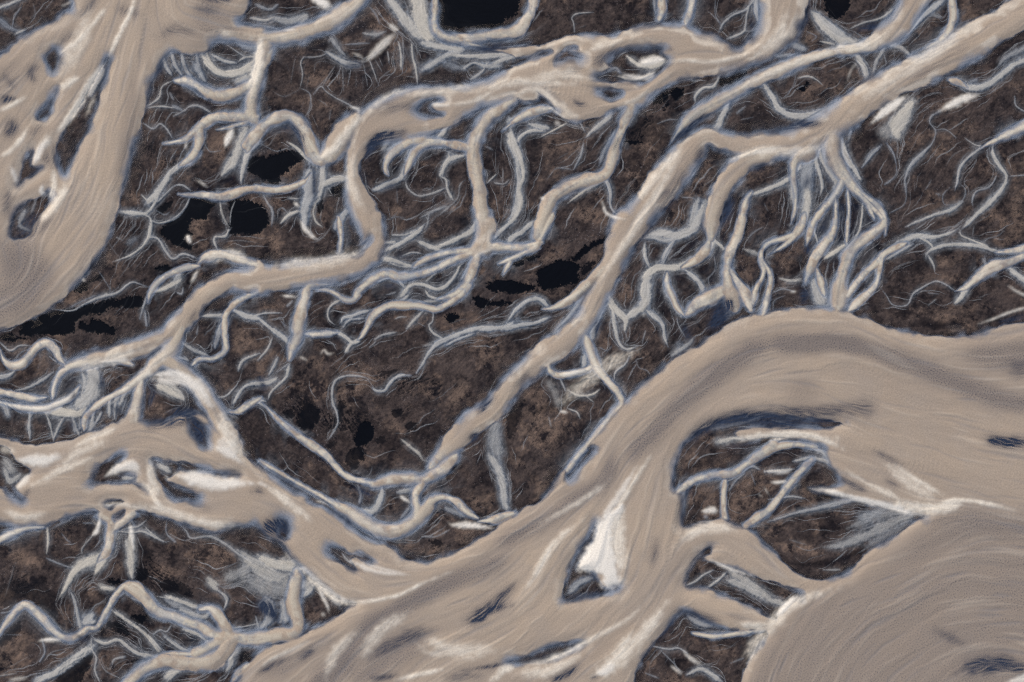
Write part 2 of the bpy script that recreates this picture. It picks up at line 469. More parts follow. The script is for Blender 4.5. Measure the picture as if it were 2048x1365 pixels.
R:.8:.2 -60,910,60 50,890,40 90,860,20
D:.8 40,940,60 250,830,70
K:.97 110,640 130,590 200,540 300,500 440,490 560,455 700,425 800,412 860,425 852,470 800,490 700,490 600,512 500,540 450,580 430,640 300,650 150,655 #pond|long black pond along the right bank of the wide left river
K:.95 475,570 500,560 530,580 560,550 620,570 660,590 690,600 700,640 680,660 640,640 560,635 490,620 #pond|small black pond with a ragged shore below the long pond at left
K:.9 0,650 60,630 110,655 200,665 120,680 0,675
K:.9 440,375 480,330 540,340 515,380 480,395
B:1 560,370,60 600,340,40
B:.6 600,560,60 760,520,60
B:.5 680,230,150
K:.9 930,240 1000,235 1040,250 1000,270 940,260 #pond|thin black pool in the brown flat left of the pale stream arch
K:.75 520,320 610,285 620,310 545,340
S:.5 500,315,20
R:.8:.2 310,492,14 430,500,16 500,465,20 600,420,30 700,395,25 760,350,25 800,330,18 850,345,14 910,365,14
R:.6:.1 420,480,14 500,440,14 600,400,10
R:.6:.2 590,260,10 630,320,10 660,370,10 670,400,8
M 1190,230,45 1100,250,45 1000,290,35 940,340,40 900,400,30 890,450,14
R:.8:.6 1080,320,60 980,370,50 920,390,30
S:.7 1185,260,25 1150,330,25
M 1190,215,30 1230,180,60 1320,160,60 1420,190,60 1536,225,60
R:.7:.2 880,420,25 860,480,25 840,550,15
R:.7:.1 870,500,16 880,590,25
R:.7:.3 1080,280,70 1040,340,40 
R:.7:.2 1060,390,20 1090,400,20 1100,360,15
R:.5:.2 1150,340,10 1130,370,10
D:.7 1130,370,50 920,450,40
R:.4:.2 1320,280,20 1390,255,20
D:.6 1350,235,20
S:.6 640,400,10
R:.9:.15 900,60,30 950,70,20 1000,150,22 1040,190,22 1100,160,22 1180,185,24
R:.9:.3 1390,0,14 1350,50,14 1290,60,14 1295,110,20 1310,140,15
R:.9:.4 905,-40,40 895,50,40 860,110,25 800,160,20 730,190,14 670,210,8
R:.4:.3 770,100,60 820,60,60
R:.4:.3 640,70,10 690,150,8 720,180,8
R:.5:.4 700,60,20 740,80,10
S:.9 1130,70,40 1125,50,20
M 1560,385,40 1450,430,45 1390,480,45 1350,540,45 1350,650,45 1350,740,45 1280,790,40 1200,790,30 1150,830,50
R:.8:.4 1350,530,50 1260,530,40 1210,535,15
R:.7:.3 1090,690,30 1170,740,40 1250,770,30
R:.8:.1 1290,720,40 1320,620,60 1360,540,60
N:.6 1290,700,40 1310,640,20
N:.5 1180,500,30 1140,570,30
R:.9:.2 1390,490,30 1470,530,60 1560,550,50
R:.5:.2 1180,640,20 1190,590,10
D:.7 1090,780,50
R:.8:.2 1060,770,20 1130,800,15 1100,770,12
B:.6 1460,620,120
B:.5 1200,900,60
R:.8:.3 1560,755,20 1460,800,30 1430,860,25
M 1360,1110,30 1430,1105,50 1500,1060,50 1570,1020,50
R:.9:.2 1400,1060,30 1440,990,30 1480,950,30 1560,930,30
R:.8:.3 1310,1020,15 1360,1010,20 1420,950,15
D:.7 1370,900,60 1400,980,50
D:.5 1480,1200,80
@512 455 3
M 700,-40,130 700,100,140 640,200,140 520,250,140 380,270,150 200,290,170 0,310,170 -100,320,150 #centre
J 530,165 545,120 590,60 600,90 640,100 680,60 690,80 640,130 580,160
M 495,-60,40 510,60,30 500,150,60
N:.7 560,-30,40
M 1390,-20,110 1380,60,110 1370,120,120
R:.9:.4 1100,120,30 1200,70,40 1290,30,50 1350,-20,40
R:.7:.15 1010,-20,15 990,20,25 960,50,25
M 450,640,35 360,640,45 290,640,50
S:.6 380,770,8 410,735,10 430,760,15 470,755,10
M 450,340,40 340,345,50 310,360,60 290,430,60 265,530,70 250,600,80 250,650,80 220,720,75 200,790,55
R:.95:.5 230,550,40 220,620,40
R:.9:.3 200,820,40 180,900,30 130,950,25 90,990,20 70,1040,15
R:.8:.2 130,780,30 100,850,30 75,890,20
R:.7:.2 190,820,20 130,870,14
R:.9:.3 -20,940,40 80,930,45 130,900,30
N:.7 20,900,40 60,980,40
R:.9:.2 -20,1030,30 60,1045,25
R:.8:.4 355,390,12 420,375,15 480,400,20 540,430,25 590,435,20
S:.8 150,410,12 200,415,15 250,420,10
R:.9:.2 160,515,14 60,515,20 0,530,20 -60,550,20
R:.95:.2 0,530,25 80,600,35 150,650,50 200,700,50
R:.6:.3 190,470,30 220,440,20
R:.8:.4 100,660,18 70,730,22 10,800,20
R:.5:.2 180,600,30 150,560,10
S:.5 270,780,15 310,800,10
M 40,1050,12 110,1130,25 200,1210,40 310,1290,55 410,1360,55 470,1425,45 540,1490,50 620,1520,40 720,1540,50
R:.9:.1 10,1050,30 60,1080,25 110,1140,14
R:.8:.2 695,930,14 650,900,14 560,890,22 490,910,25 460,960,25 460,1050,28 485,1110,22 490,1180,18 450,1250,14 420,1290,6
R:.9:.1 930,890,20 860,890,30 810,930,30 770,980,30 720,980,25 690,950,15
R:.95:.1 1560,560,60 1480,600,40 1380,610,50 1300,610,40 1200,650,45 1100,690,50 1040,750,30 1000,820,25 960,880,20
K:.95 1395,355 1450,325 1560,318 1600,385 1420,385
K:.9 1295,430 1330,410 1400,440 1500,440 1530,460 1400,480 1340,490 #pond|jagged black pool left of the diagonal river, above a small rounded pool
K:.95 1145,530 1200,510 1230,540 1180,580 1150,570 #pond|small rounded black pool alone on the brown flat near the centre
K:.6 1275,455 1290,440 1300,465 1285,475
K:.8 250,1130 310,1050 380,1100 370,1180 300,1220 245,1180 #pond|dark pool in the brown flat beside the slanting pale stream
K:.75 500,1050 540,1040 530,1120 500,1180 490,1120
K:.9 620,1180 690,1160 710,1240 660,1310 590,1290 #pond|ragged dark pool in the middle of the brown flat left of the diagonal river
K:.75 160,1110 220,1100 230,1140 190,1150
K:.7 900,1180 960,1170 950,1220 910,1220
K:.7 830,1100 880,1090 870,1140 840,1140
K:.6 430,1300 470,1290 460,1320 430,1320
K:.8 580,1340 640,1320 650,1400 580,1390
K:.6 720,1265 770,1260 770,1300 730,1300
K:.6 720,890 830,850 860,860 760,900 730,905
D:.7 720,970,70
D:.6 1000,930,80 1100,920,70
D:.5 860,1110,60
D:.6 120,1060,60 100,960,30
D:.5 750,1050,120
B:.7 520,850,200 600,950,150 560,1100,80
B:.6 420,480,100 540,500,100
B:.7 1250,950,150 1150,1100,100
B:.8 800,1170,120 900,1270,80
B:.7 1400,760,220
B:.6 150,930,100 300,950,120
B:.5 1080,560,60 1260,520,60 1350,540,60
B:.5 1100,280,80
B:.5 30,600,70 30,480,60
R:.7:.7 870,1270,20 930,1320,30 980,1360,35 1000,1400,20
N:.8 1430,1020,40 1340,1110,60
N:.95 1290,1270,70 1330,1235,40
R:.6:.35 1440,1180,100 1430,1280,130 1460,1365,110
@1024 455 3
M 700,-20,200 640,120,160 590,240,140 545,340,130 505,430,130 460,530,130 400,600,145 300,690,150 180,780,150 80,860,130 0,940,130 -60,1020,130 -130,1110,140 -240,1180,150 -340,1280,140 -430,1370,120 -490,1440,110 #diagonal
M 620,150,70 540,260,80 450,350,70 350,430,60 260,480,40 180,490,20
N:.6 520,290,20 460,380,30 390,440,40
S:.5 300,450,20 400,390,14
R:.8:.1 430,420,40 340,540,40 250,640,40
N:.5 720,100,25 670,200,25 640,300,25
N:.6 100,880,40 30,960,50
K:.97 145,270 240,215 330,190 400,240 400,330 350,345 230,370 160,355 150,310 #pond|angular black pond beside the left bank of the diagonal river
K:.95 -140,330 -50,315 80,335 150,350 100,390 0,400 -130,385 #pond|flat black pond left of the angular pond by the diagonal river
K:.9 0,200 60,195 60,235 0,235
K:.9 70,170 130,160 165,185 110,215
K:.9 360,190 430,120 560,50 600,40 560,80 470,140 390,200 #pond|thin slanting black pool along the left bank of the diagonal river
K:.8 410,270 450,220 500,210 440,300
B:.7 100,260,40 200,190,60 320,140,80
B:.6 200,400,60 350,380,40
M 180,-40,80 170,50,60 150,110,50 60,160,40 -20,195,40 -80,220,30
R:.9:.3 180,-40,60 100,-10,60 60,30,50 0,60,50 -30,120,50
B:.5 280,560,80
R:.95:.45 1190,-50,30 1190,40,30 1180,120,45 1120,190,60 1050,230,50 960,240,40 870,235,45 820,280,50 790,340,50 780,400,40 800,440,50 780,490,60 720,510,50 690,550,40 680,620,10
R:.8:.1 820,300,50 800,370,60 800,440,50
R:.9:.2 800,90,25 790,160,25 820,220,20
R:.9:.1 970,90,14 920,190,20 900,230,15
R:.8:.15 780,70,30 850,60,50 930,80,50 1050,40,50 1130,0,40
M 930,270,35 930,340,40 960,410,40 990,480,35 1030,530,30
M 1060,515,30 1120,465,60 1200,435,60 1260,400,60
R:.9:.15 1030,250,25 1100,300,30 1130,360,25 1160,400,20
R:.8:.2 990,540,12 1000,590,12 1040,660,10
R:.8:.5 580,410,50 620,480,50 680,530,40
R:.9:.2 800,490,30 850,540,30 910,590,25 910,660,14 940,720,8
R:.8:.3 620,570,30 640,680,22 680,730,16 750,715,14
R:.7:.3 800,620,10 780,700,10
S:.6 795,510,10 785,535,10
R:.9:.15 705,770,15 680,820,18 620,870,20 615,920,15
R:.6:.2 740,780,8 760,840,8 810,860,10 830,890,10
R:.6:.2 520,720,10 570,740,10 600,710,8
R:.6:.4 870,490,6 920,430,6
M 430,620,30 450,690,60 480,780,55 520,860,50 580,930,50 640,1000,60 660,1060,60 600,1130,60 520,1230,60 440,1320,60 400,1365,50 330,1460,50
R:.8:.1 540,480,40 490,600,70 480,680,40
N:.7 520,560,50 500,640,40
M 400,640,40 280,720,40 230,790,45 220,850,40 270,885,45 360,880,45 440,860,40 480,830,30
S:.8 300,885,20 360,875,25 430,860,30 #silt_bar|small white silt bar at the foot of the hooked stream near the centre
R:.9:.1 440,770,60 430,840,50
N:.5 260,880,12 230,820,10
K:.7 350,950 390,930 450,910 440,940 400,970 360,980
B:1 180,1080,150 100,1120,90
B:.6 350,750,50
B:.6 250,1250,200
R:.4:.7 220,930,80 260,1000,60 280,1080,40
S:.8 290,1105,15 330,1110,20
R:.9:.4 340,1090,15 390,1110,15 410,1150,12
R:.85:.6 340,980,25 400,1010,25 480,1005,25 530,970,12
R:.7:.6 440,1010,14 490,1050,16
R:.6:.5 220,1140,15 235,1200,14
R:.7:.3 290,910,20 320,980,20
D:.7 560,980,40 10,1150,60
K:.6 -30,1150 40,1050 70,1060 20,1250 -30,1260
D:.7 720,850,60 900,780,60 1000,700,60
D:.5 600,750,60
D:.6 1150,560,60
N:.95 1330,420,50 1290,500,100 1230,560,100 1170,620,40
R:.6:.1 1340,450,80 1290,540,60
D:.8 1000,560,60 1050,620,90
R:.7:.3 1090,660,20 1060,700,40 960,770,40
R:.4:.1 1000,700,60
@0 0 1
W 400,1450 470,1365 512,1305 580,1280 625,1262 655,1247 672,1232 695,1213 712,1208 679,1200 639,1167 602,1137 579,1110 565,1087 532,1070 512,1050 483,1053 433,1063 400,1060 377,1053 350,1043 317,1033 283,1025 267,1027 257,1033 233,1043 207,1033 187,1027 150,1032 117,1040 93,1053 67,1055 33,1057 0,1048 -180,1010 -180,850 0,873 27,882 73,887 117,885 147,877 167,867 200,860 227,842 267,830 287,843 317,848 350,836 383,825 410,830 430,850 470,870 490,910 512,933 545,953 579,977 612,993 645,1013 679,1037 712,1060 745,1080 772,1090 805,1113 839,1123 872,1120 912,1105 955,1077 979,1067 1005,1047 1024,1035 1044,1018 1067,1007 1087,993 1107,963 1150,910 1200,852 1235,810 1254,795 1277,775 1304,755 1324,738 1350,715 1390,695 1424,672 1457,648 1484,635 1507,630 1536,625 1563,623 1596,615 1636,615 1676,618 1703,627 1736,640 1770,653 1803,663 1836,668 1886,669 1936,668 1986,658 2048,645 2400,590 2400,1600 400,1600 #southeast
I 1349,973 1350,935 1358,905 1372,885 1400,862 1430,848 1470,836 1540,830 1600,838 1680,846 1655,855 1560,854 1500,856 1470,866 1500,880 1560,875 1640,890 1650,905 1672,945 1680,965 1660,975 1615,976 1650,992 1700,1000 1760,1013 1800,1020 1846,1032 1820,1050 1790,1073 1760,1090 1740,1100 1705,1135 1690,1147 1660,1155 1630,1155 1600,1145 1570,1125 1536,1095 1515,1070 1503,1060 1460,1045 1440,1040 1400,1045 1364,1052 1370,1010 1362,985 #island|large dark island streaked with grey silt right of the wide grey current
W 1440,905 1470,885 1530,872 1600,876 1660,890 1690,930 1640,915 1600,890 1540,885 1490,893 #southeast
I 1369,1172 1375,1145 1390,1117 1408,1102 1422,1095 1421,1108 1411,1118 1440,1130 1470,1140 1510,1155 1540,1163 1600,1187 1570,1205 1556,1225 1551,1240 1530,1230 1500,1215 1470,1200 1440,1190 1425,1178 1400,1176 #island|wedge shaped dark island with a grey silt slope above the fan at lower right
I 1265,1420 1270,1365 1277,1333 1300,1300 1311,1283 1331,1257 1354,1230 1371,1223 1400,1235 1440,1255 1480,1262 1531,1265 1525,1285 1510,1305 1495,1330 1482,1365 1470,1420 #island|dark brown island at the bottom edge left of the fan
I 1129,1202 1128,1173 1132,1147 1144,1123 1164,1093 1181,1063 1192,1046 1191,1070 1181,1093 1167,1113 1157,1137 1184,1143 1201,1167 1214,1175 1237,1176 1211,1190 1181,1195 1157,1198 #island|small dark islet hugging the bright white silt bar in the grey current
V:.97 1197,1043 1187,1080 1171,1103 1156,1133 1160,1140 1184,1140 1204,1150 1201,1167 1211,1174 1231,1173 1240,1168 1237,1143 1229,1110 1222,1080 1228,1043 1246,1010 1220,1024 #silt_bar|bright white silt bar with a ragged foot in the grey current
I 1017,1325 1057,1313 1091,1297 1141,1287 1167,1285 1141,1300 1107,1315 1057,1325
I 1134,953 1137,940 1157,920 1184,897 1178,910 1157,937 1141,955
I 182,968 187,947 200,930 227,913 247,910 240,923 227,937 240,947 267,947 273,960 263,967 240,968 213,970 #island|small dark islet with a cream tongue in the lower left river
I 305,920 320,920 350,923 360,937 333,960 367,977 400,998 373,1000 350,1000 330,980 313,957 308,940 #island|dark islet with a broad cream fan in the lower left river
I 263,965 280,970 297,983 277,975
I 353,925 377,927 417,938 433,950 460,953 480,950 417,943 383,943 362,938
I -40,890 0,893 20,900 30,923 60,940 50,957 33,973 40,993 43,1003 20,993 0,980 -40,970 #island|dark smoky islet cut off by the left edge
I 659,1093 679,1097 699,1107 719,1107 745,1120 725,1123 702,1117 712,1140 692,1130 672,1117 660,1107 #island|narrow almond shaped dark islet in the lower centre channel
I 615,998 629,988 645,993 659,1010 645,1013 625,1007
J 692,1037 719,1063 699,1053 685,1037
I 555,1037 575,1035 580,1053 577,1073 569,1080 555,1070
L:.6 1040,1190,10 1068,1155,12 1090,1115,14 1118,1078,12 1140,1058,10 1174,1032,7
L:.8 1227,1027,14 1251,990,10 1277,947,8 1304,910,7
@1024 910 3
R:.7:.1 340,830,70 400,770,60 480,740,50
N:.6 360,700,20 420,600,25 490,460,20
N:.6 470,720,40 510,750,30
N:.5 -60,830,30 30,760,30
N:.4 0,900,40
L:.5 0,1260,40 150,1250,40 300,1200,30 450,1120,30 700,980,25 830,840,25
G:.5 640,1000,14 760,920,14 830,820,14
S:.8 500,1315,25 560,1290,70 600,1250,40
L:.6 580,1260,60 650,1160,50 730,1060,40
N:.7 230,1365,60 330,1310,60 400,1260,40
N:.7 480,1340,40 520,1325,20
N:.6 90,1235,20 250,1200,14
G:1 620,0,120 560,150,110 400,250,120 200,400,100 0,500,110 -100,560,120
L:.4 150,420,30 300,340,30 500,220,30 600,130,30
M 980,235,60 1080,160,50 1200,120,50 1320,115,50 1400,60,50 1480,10,55 1570,-60,70
N:.6 1000,300,30 1080,200,30
R:.7:.2 1030,230,50 1020,330,50
M 1280,160,30 1270,220,40 1270,300,40 1280,380,40
M 1400,425,50 1450,390,60 1536,335,60 1590,270,55 1660,180,50 1740,90,45 1800,30,35
R:.7:.2 1240,220,12 1260,180,14 1350,130,20 1430,70,30 1490,90,30
R:.6:.2 1300,220,20 1340,160,20 1400,110,20
S:.8 1140,340,20 1200,330,50 1230,345,30
R:.5:.3 1160,370,40
R:.5:.2 1430,100,12 1460,180,12
S:.4 1510,190,8 1540,240,10
S:.4 1480,240,6 1500,250,6
D:.7 1150,240,80 1080,380,60 1150,400,40
D:.7 1200,40,90 1000,100,50
B:.4 1100,60,60
D:.5 1430,230,100
R:.8:.3 1040,785,20 1100,760,25 1150,720,22 1210,690,20
R:.9:.3 1170,800,30 1240,750,28 1290,700,20
R:.75:.4 1290,750,60 1400,790,80 1500,850,70
S:.7 1165,620,12 1190,630,25 1250,660,25 1330,690,20 1450,730,14
D:.9 1200,810,20 1350,860,25 1500,920,25 1560,960,20
D:.8 1500,760,30
R:.7:.2 1060,970,40 1120,1010,60 1200,1030,40
M 1530,1045,30 1400,1065,40 1300,1080,40 1200,1090,40 1080,1070,20
R:.8:.2 850,1150,15 940,1165,20 1000,1160,20 1050,1190,15
S:.6 1030,1180,20 1070,1220,30 1120,1250,50
S:.5 960,1270,25 1010,1310,30
R:.8:.3 1050,1320,30 1130,1285,45 1200,1320,50 1260,1365,40
R:.6:.3 890,1170,15 970,1250,12
R:.5:.3 800,1310,15 880,1340,20
R:.5:.3 1310,1250,15 1390,1220,20
D:.9 1090,1300,40 900,1240,80
B:.5 1250,1180,120
N:.5 1100,960,40 1240,1040,30
N:.8 1290,965,12 1400,985,12
N:.7 880,1120,30 980,970,30
@1536 910 3
R:.9:.3 -20,100,30 80,95,30 160,85,20
S:.7 0,100,20 90,105,20 155,92,16
S:.8 20,165,20 60,165,22 115,158,16
R:.8:.3 150,40,30 250,20,40 320,30,40 400,60,40 430,100,40
R:.8:.2 0,270,15 130,250,20 220,260,14
R:.7:.2 -10,405,25 100,370,25 180,345,30 300,320,40 450,285,50 560,260,40
R:.6:.5 905,365,50 800,385,80 680,440,110 560,500,90 420,545,60 330,555,30
R:.5:.5 880,360,60 740,350,90 600,390,80 480,440,50
R:.45:.4 860,390,60 720,470,100 600,550,60
R:.6:.3 700,330,80 560,380,100
D:.9 60,630,60 200,660,60 400,640,70 540,590,50 640,560,30
D:.8 700,510,40 800,450,20
D:.6 250,480,150
D:.8 120,250,60 320,80,80
B:.5 300,400,120
R:.6:.5 330,690,15 430,690,25
R:.4:.3 130,510,14 230,540,14
S:.9 240,205,18 350,215,40 450,240,40 560,270,40 700,300,50 830,340,50 925,362,20 #silt_bar|long cream spike of silt above the grey slope of the large right island
N:.6 430,140,60 520,190,50 600,220,30
N:.4 700,150,50 780,190,40
L:.6 560,160,20 700,220,30 800,280,30
L:.6 760,60,30 900,160,30 1050,240,40
L:.4 460,90,20 600,180,20
L:.9 960,340,30 1060,290,40 1160,270,20 1300,290,20 1480,330,14
S:.9 180,845,24 120,890,50 70,950,40 40,980,20 #silt_bar|pale silt fringe at the right tip of the wedge island beside the fan
R:.75:.5 0,870,60 90,890,60
D:.9 -10,770,20 100,800,20 190,828,10
N:.7 0,1000,30
H:.4 300,835 500,770 640,680 760,560 900,440 1000,355 1100,295 1180,275 1280,290 1400,315 1500,345 2200,400 2200,1700 -150,1700 -120,1350 0,1100 150,950
G:.6 1800,470,300 1536,450,300 1200,430,180 950,560,120 780,660,60
N:.5 1100,1330,80 1250,1240,90 1400,1250,120 1600,1320,120
N:.3 1000,1050,80 1200,1150,60
S:.7 1400,1380,30 1500,1350,60 1700,1300,80
@1536 455 3
R:.9:.3 480,480,50 540,440,40 610,370,40 660,310,45 655,250,45 690,180,40 750,120,50 840,70,50 900,50,60 1000,60,40 1100,30,30 1160,-10,20
R:.8:.2 700,200,20 780,150,30 870,100,30
R:.9:.4 900,60,20 960,90,25 990,120,25
R:.9:.35 1560,150,30 1400,150,30 1250,110,45 1100,105,40 1000,125,35 950,160,30 950,190,20
R:.8:.4 960,170,20 990,220,20 1000,260,12
R:.9:.5 1150,10,14 1160,50,16 1230,80,20 1300,110,25 1360,150,30
M 1700,60,60 1580,110,50 1480,140,50 1400,150,40 1360,150,20
R:.5:.4 1235,-10,12 1225,50,12
R:.5:.3 1280,75,10 1380,50,10 1420,10,8
M 1700,110,60 1540,170,50 1440,210,70 1340,240,80 1260,300,60 1190,360,40 1120,385,25
R:.9:.4 1190,370,60 1150,430,50 1120,460,20
R:.7:.2 1300,170,14 1310,240,10 1290,190,30
R:.9:.3 1440,240,60 1500,290,60 1570,340,70 1650,380,60
S:.5 1440,350,20 1500,390,25 1570,420,25
R:.8:.2 1120,380,20 1060,340,20 1000,325,14 930,360,20 870,400,20 840,460,14 790,475,12 740,460,12 710,410,10 680,370,14
R:.5:.3 960,395,14 1030,400,10
R:.6:.4 960,470,10 1010,430,12
S:.7 1260,580,10 1350,550,14 1450,510,18 1560,480,25
N:.6 1400,570,40 1536,530,50
D:.9 900,580,90 1050,590,90 1200,580,90
D:.8 650,540,60 620,450,60
D:.5 800,250,120
B:.5 950,300,100 1300,330,60
B:.4 720,520,60 1330,480,60
N:.45 -20,1140,60 60,1160,70 200,1170,70 350,1165,60 470,1140,40
R:.5:.1 30,1160,40 150,1190,30 300,1190,30
N:.35 100,1090,60 350,1090,80 580,1080,100
L:.8 -30,1320,30 60,1265,24 200,1245,24 330,1275,24 480,1340,20
N:.8 1290,1260,60 1400,1290,90 1580,1290,100
D:.9 1420,1320,50 1600,1310,50
R:.7:.2 1440,1280,40 1536,1270,40
G:.9 -60,690,150 200,700,170 400,690,150 600,730,150 800,800,160 1000,880,170 1200,960,180 1400,1030,170 1650,1080,170
G:.7 1200,760,180 1400,780,250 1650,740,300
N:.35 1450,850,140 1600,860,160
G:.3 200,980,300
@1024 455 3
G:.8 1540,690,160 1400,760,180 1250,860,200 1100,980,190 950,1120,180 800,1280,170 680,1400,160
N:.6 1020,1365,40 1060,1290,50 1120,1220,60 1220,1175,60 1350,1155,60 1480,1145,60 1560,1150,50
D:.6 1100,1300,60
R:.5:.15 1200,1210,40 1350,1180,40 1480,1150,40
R:.8:.5 1230,1290,60 1320,1270,40 1400,1260,40
@512 910 3
G:.8 1536,590,130 1350,690,140 1100,790,150 900,900,170 700,1030,200 550,1200,220 400,1365,220 300,1450,200
G:.5 1000,1120,250 800,1220,250 600,1350,250
N:.7 1250,1000,60 1330,980,100 1400,940,70 1536,890,30
N:.7 1440,860,30 1540,800,50
N:.35 830,1130,80 760,1200,60
N:.5 350,1160,60 280,1220,60
N:.7 20,1310,50 120,1250,40 200,1210,20
L:.5 0,1290,20 100,1220,20 230,1160,20 330,1110,20
L:.4 420,1340,60 480,1180,60 620,1050,50
L:.4 950,1120,50 1050,1190,40 1250,1180,40 1500,1160,40
N:.7 700,1345,40 850,1325,40
L:.8 830,1350,20 1000,1310,20 1150,1280,25
N:.8 1200,1298,18 1400,1270,25 1560,1240,18
N:.4 1150,1340,60 1350,1320,60
R:.5:.1 1000,1340,40
L:.6 1400,1365,40 1480,1290,40 1560,1270,40
S:.5 0,165,25 40,175,25 80,200,15
L:.7 60,190,20 150,260,15 220,320,12
L:.9 180,600,25 270,690,30 380,790,35 500,875,28 620,885,18 850,840,18 1000,770,14 1200,690,10
R:.8:.2 515,590,12 560,640,28 640,670,28
S:.6 640,650,20 750,680,20 900,710,15
R:.6:.2 560,580,30 640,610,30
N:.5 650,700,30 560,680,20
S:.5 360,275,12 430,295,14
N:.7 430,320,30 520,370,40 600,440,30
N:.8 120,390,50 170,420,60 180,480,50
R:.7:.1 60,420,80 120,460,60
N:.5 20,450,40 150,500,30
N:.6 0,210,40 40,230,30
M 20,35,20 110,90,30 250,170,30 380,240,35 480,300,50 560,340,80 640,400,100 740,450,90 860,450,90 960,390,90 1020,320,100 1060,270,70 1130,255,40 1200,280,50 1260,340,50 1330,380,60
N:.7 80,80,20 200,170,25 290,230,20
R:.8:.2 0,60,20 30,40,14 80,80,14 160,95,8 200,60,8
M 700,180,50 820,150,70 920,140,70 1000,150,70 1080,110,70 1150,60,110 1200,0,120
M 1000,170,60 960,240,60 970,330,70 940,410,70
R:.9:.2 760,200,50 740,280,60 700,340,60 640,330,60
R:.6:.1 610,180,30 630,240,30 620,290,40
N:.7 590,200,40 690,240,50
S:.9 870,250,25 920,285,25
R:.7:.3 850,225,40 930,210,50
R:.6:.1 870,380,40 920,320,40
M 1330,400,40 1430,390,60 1480,370,60 1560,350,60
S:.8 1150,400,14 1180,420,30 1250,420,50 1350,430,40 1420,440,30 #silt_bar|cream silt bar just above the lower centre river bank
R:.6:.2 1140,320,50 1250,370,50
R:.8:.3 1400,0,60 1450,80,90 1480,180,80 1490,280,70 1510,340,70
D:.9 1530,230,40
R:.6:.3 990,490,15 1080,490,14 1160,450,14
K:.7 1040,520 1100,505 1130,540 1060,545
D:.7 860,520,60 950,470,60
B:.7 1000,570,80 1100,570,60
B:.5 1300,530,60
R:.6:.4 1000,30,20 1060,50,14
R:.5:.4 700,70,10 680,120,14 640,150,10
K:.7 530,0 600,-30 620,60 590,100 550,60
B:.6 500,190,60
R:.4:.4 1155,150,8 1170,190,8
B:.6 50,540,120
R:.9:.5 10,600,30 120,655,50 220,690,50 300,680,40
R:.7:.5 -20,680,80 80,740,100 200,720,60
M 245,700,50 210,780,40 215,860,40 245,940,45 250,1020,45 220,1070,50 100,1100,60 0,1120,60 -100,1110,60
S:.7 370,790,25 400,850,25 430,910,20 435,950,14
R:.85:.3 340,790,70 290,850,40
R:.6:.5 460,860,60 500,900,50
B:.6 340,970,140
S:.4 400,955,30
R:.8:.05 100,880,40 70,960,30 60,1040,30
R:.8:.05 190,900,50 150,1000,50
R:.6:.05 20,900,30 60,850,30
R:.7:.2 0,970,20 20,1060,20
N:.8 40,880,60 120,980,50
D:.8 30,1000,50 140,1050,30
D:.7 500,940,30 600,905,14
R:.4:.5 -20,800,100
@0 910 3
S:.8 625,135,15 700,85,60 780,70,60 820,100,30
R:.8:.4 740,140,50 800,140,30
N:.5 830,170,12 900,220,10
R:.8:.4 950,60,70 1020,100,50
S:.85 1090,100,40 1150,150,80 1250,150,80 1350,180,60 1450,180,40 #silt_bar|cloudy cream silt fan beside the dark islet in the lower left river
S:.3 1000,140,30
R:.7:.5 120,120,60 60,160,50 30,80,60
S:.9 90,20,40 180,40,60 280,20,40 #silt_bar|white silt bar beside the smoky islet at the left edge
S:.8 100,200,20 160,130,30
N:.5 130,300,50 180,200,40
N:.35 1100,280,40 1250,320,60
N:.4 1510,220,30
L:.7 830,150,40 900,210,30 960,300,25 1050,340,20
L:.5 600,1,20 400,80,40 200,180,40
L:.5 560,300,20 760,300,20 950,340,20
J 630,290 690,275 740,280 680,310 660,325
R:.8:.1 560,320,50 640,310,40 680,300,20
M -60,540,40 0,510,50 60,480,60 150,440,50 260,430,30
S:.5 0,500,30 80,470,30
R:.85:.6 285,440,30 290,520,25 280,600,10
S:.95 600,380,20 585,450,35 550,490,15
S:.7 560,400,4 575,420,8
R:.7:.5 560,480,14 495,560,14 495,600,10
M 610,360,80 660,400,60 665,480,60 645,570,65 590,640,40
M 800,350,70 740,390,60 690,440,50
J 680,370 720,345 750,335 720,380 690,385
R:.8:.7 640,580,60 550,640,90 480,670,70 430,710,40 390,800,30 350,870,12
R:.8:.5 590,650,30 570,710,10
S:.85 775,400,18 790,470,30 805,560,16 812,600,6
R:.7:.6 760,520,60 780,620,60 790,700,40
R:.8:.3 690,460,22 800,465,18 860,460,25 940,500,20 1000,525,14
R:.7:.3 760,440,30 830,430,20 880,390,10
R:.8:.4 870,430,12 920,480,20 980,520,20
R:.5:.2 780,380,30 810,430,30
R:.7:.3 1080,420,20 1120,460,22 1150,500,20 1260,490,25 1360,540,28 1450,610,25 1560,660,30
R:.6:.2 1000,400,15 1000,470,14 1050,520,30
R:.6:.5 1500,660,100 1420,730,80 
R:.7:.7 1300,780,60 1250,740,40
R:.7:.2 1290,800,30 1340,840,20 1360,900,15 1330,940,10
R:.5:.5 1200,690,8 1230,720,12
M -60,1130,20 0,1060,30 60,980,40 130,905,45 180,910,50 240,970,60 310,1040,60 370,1090,50 430,1100,50 490,1070,50 530,1040,40 580,1040,30 605,1000,35 650,920,45 690,850,50 740,790,40 790,775,35 840,800,50 890,870,60 950,930,60 1050,980,55 1150,1020,50 1230,1040,40 1280,1070,40 1360,1095,60
S:.8 220,1120,14 280,1110,25 370,1110,35
R:.8:.2 420,810,20 450,880,30 470,980,40 490,1060,50
R:.85:.2 550,960,80 510,1010,60 570,1000,40
R:.6:.2 0,950,20 60,940,20 120,900,20
R:.8:.4 690,930,25 760,990,25 850,1060,22 920,1110,22 980,1190,25
R:.8:.5 790,860,14 870,890,20 940,920,20
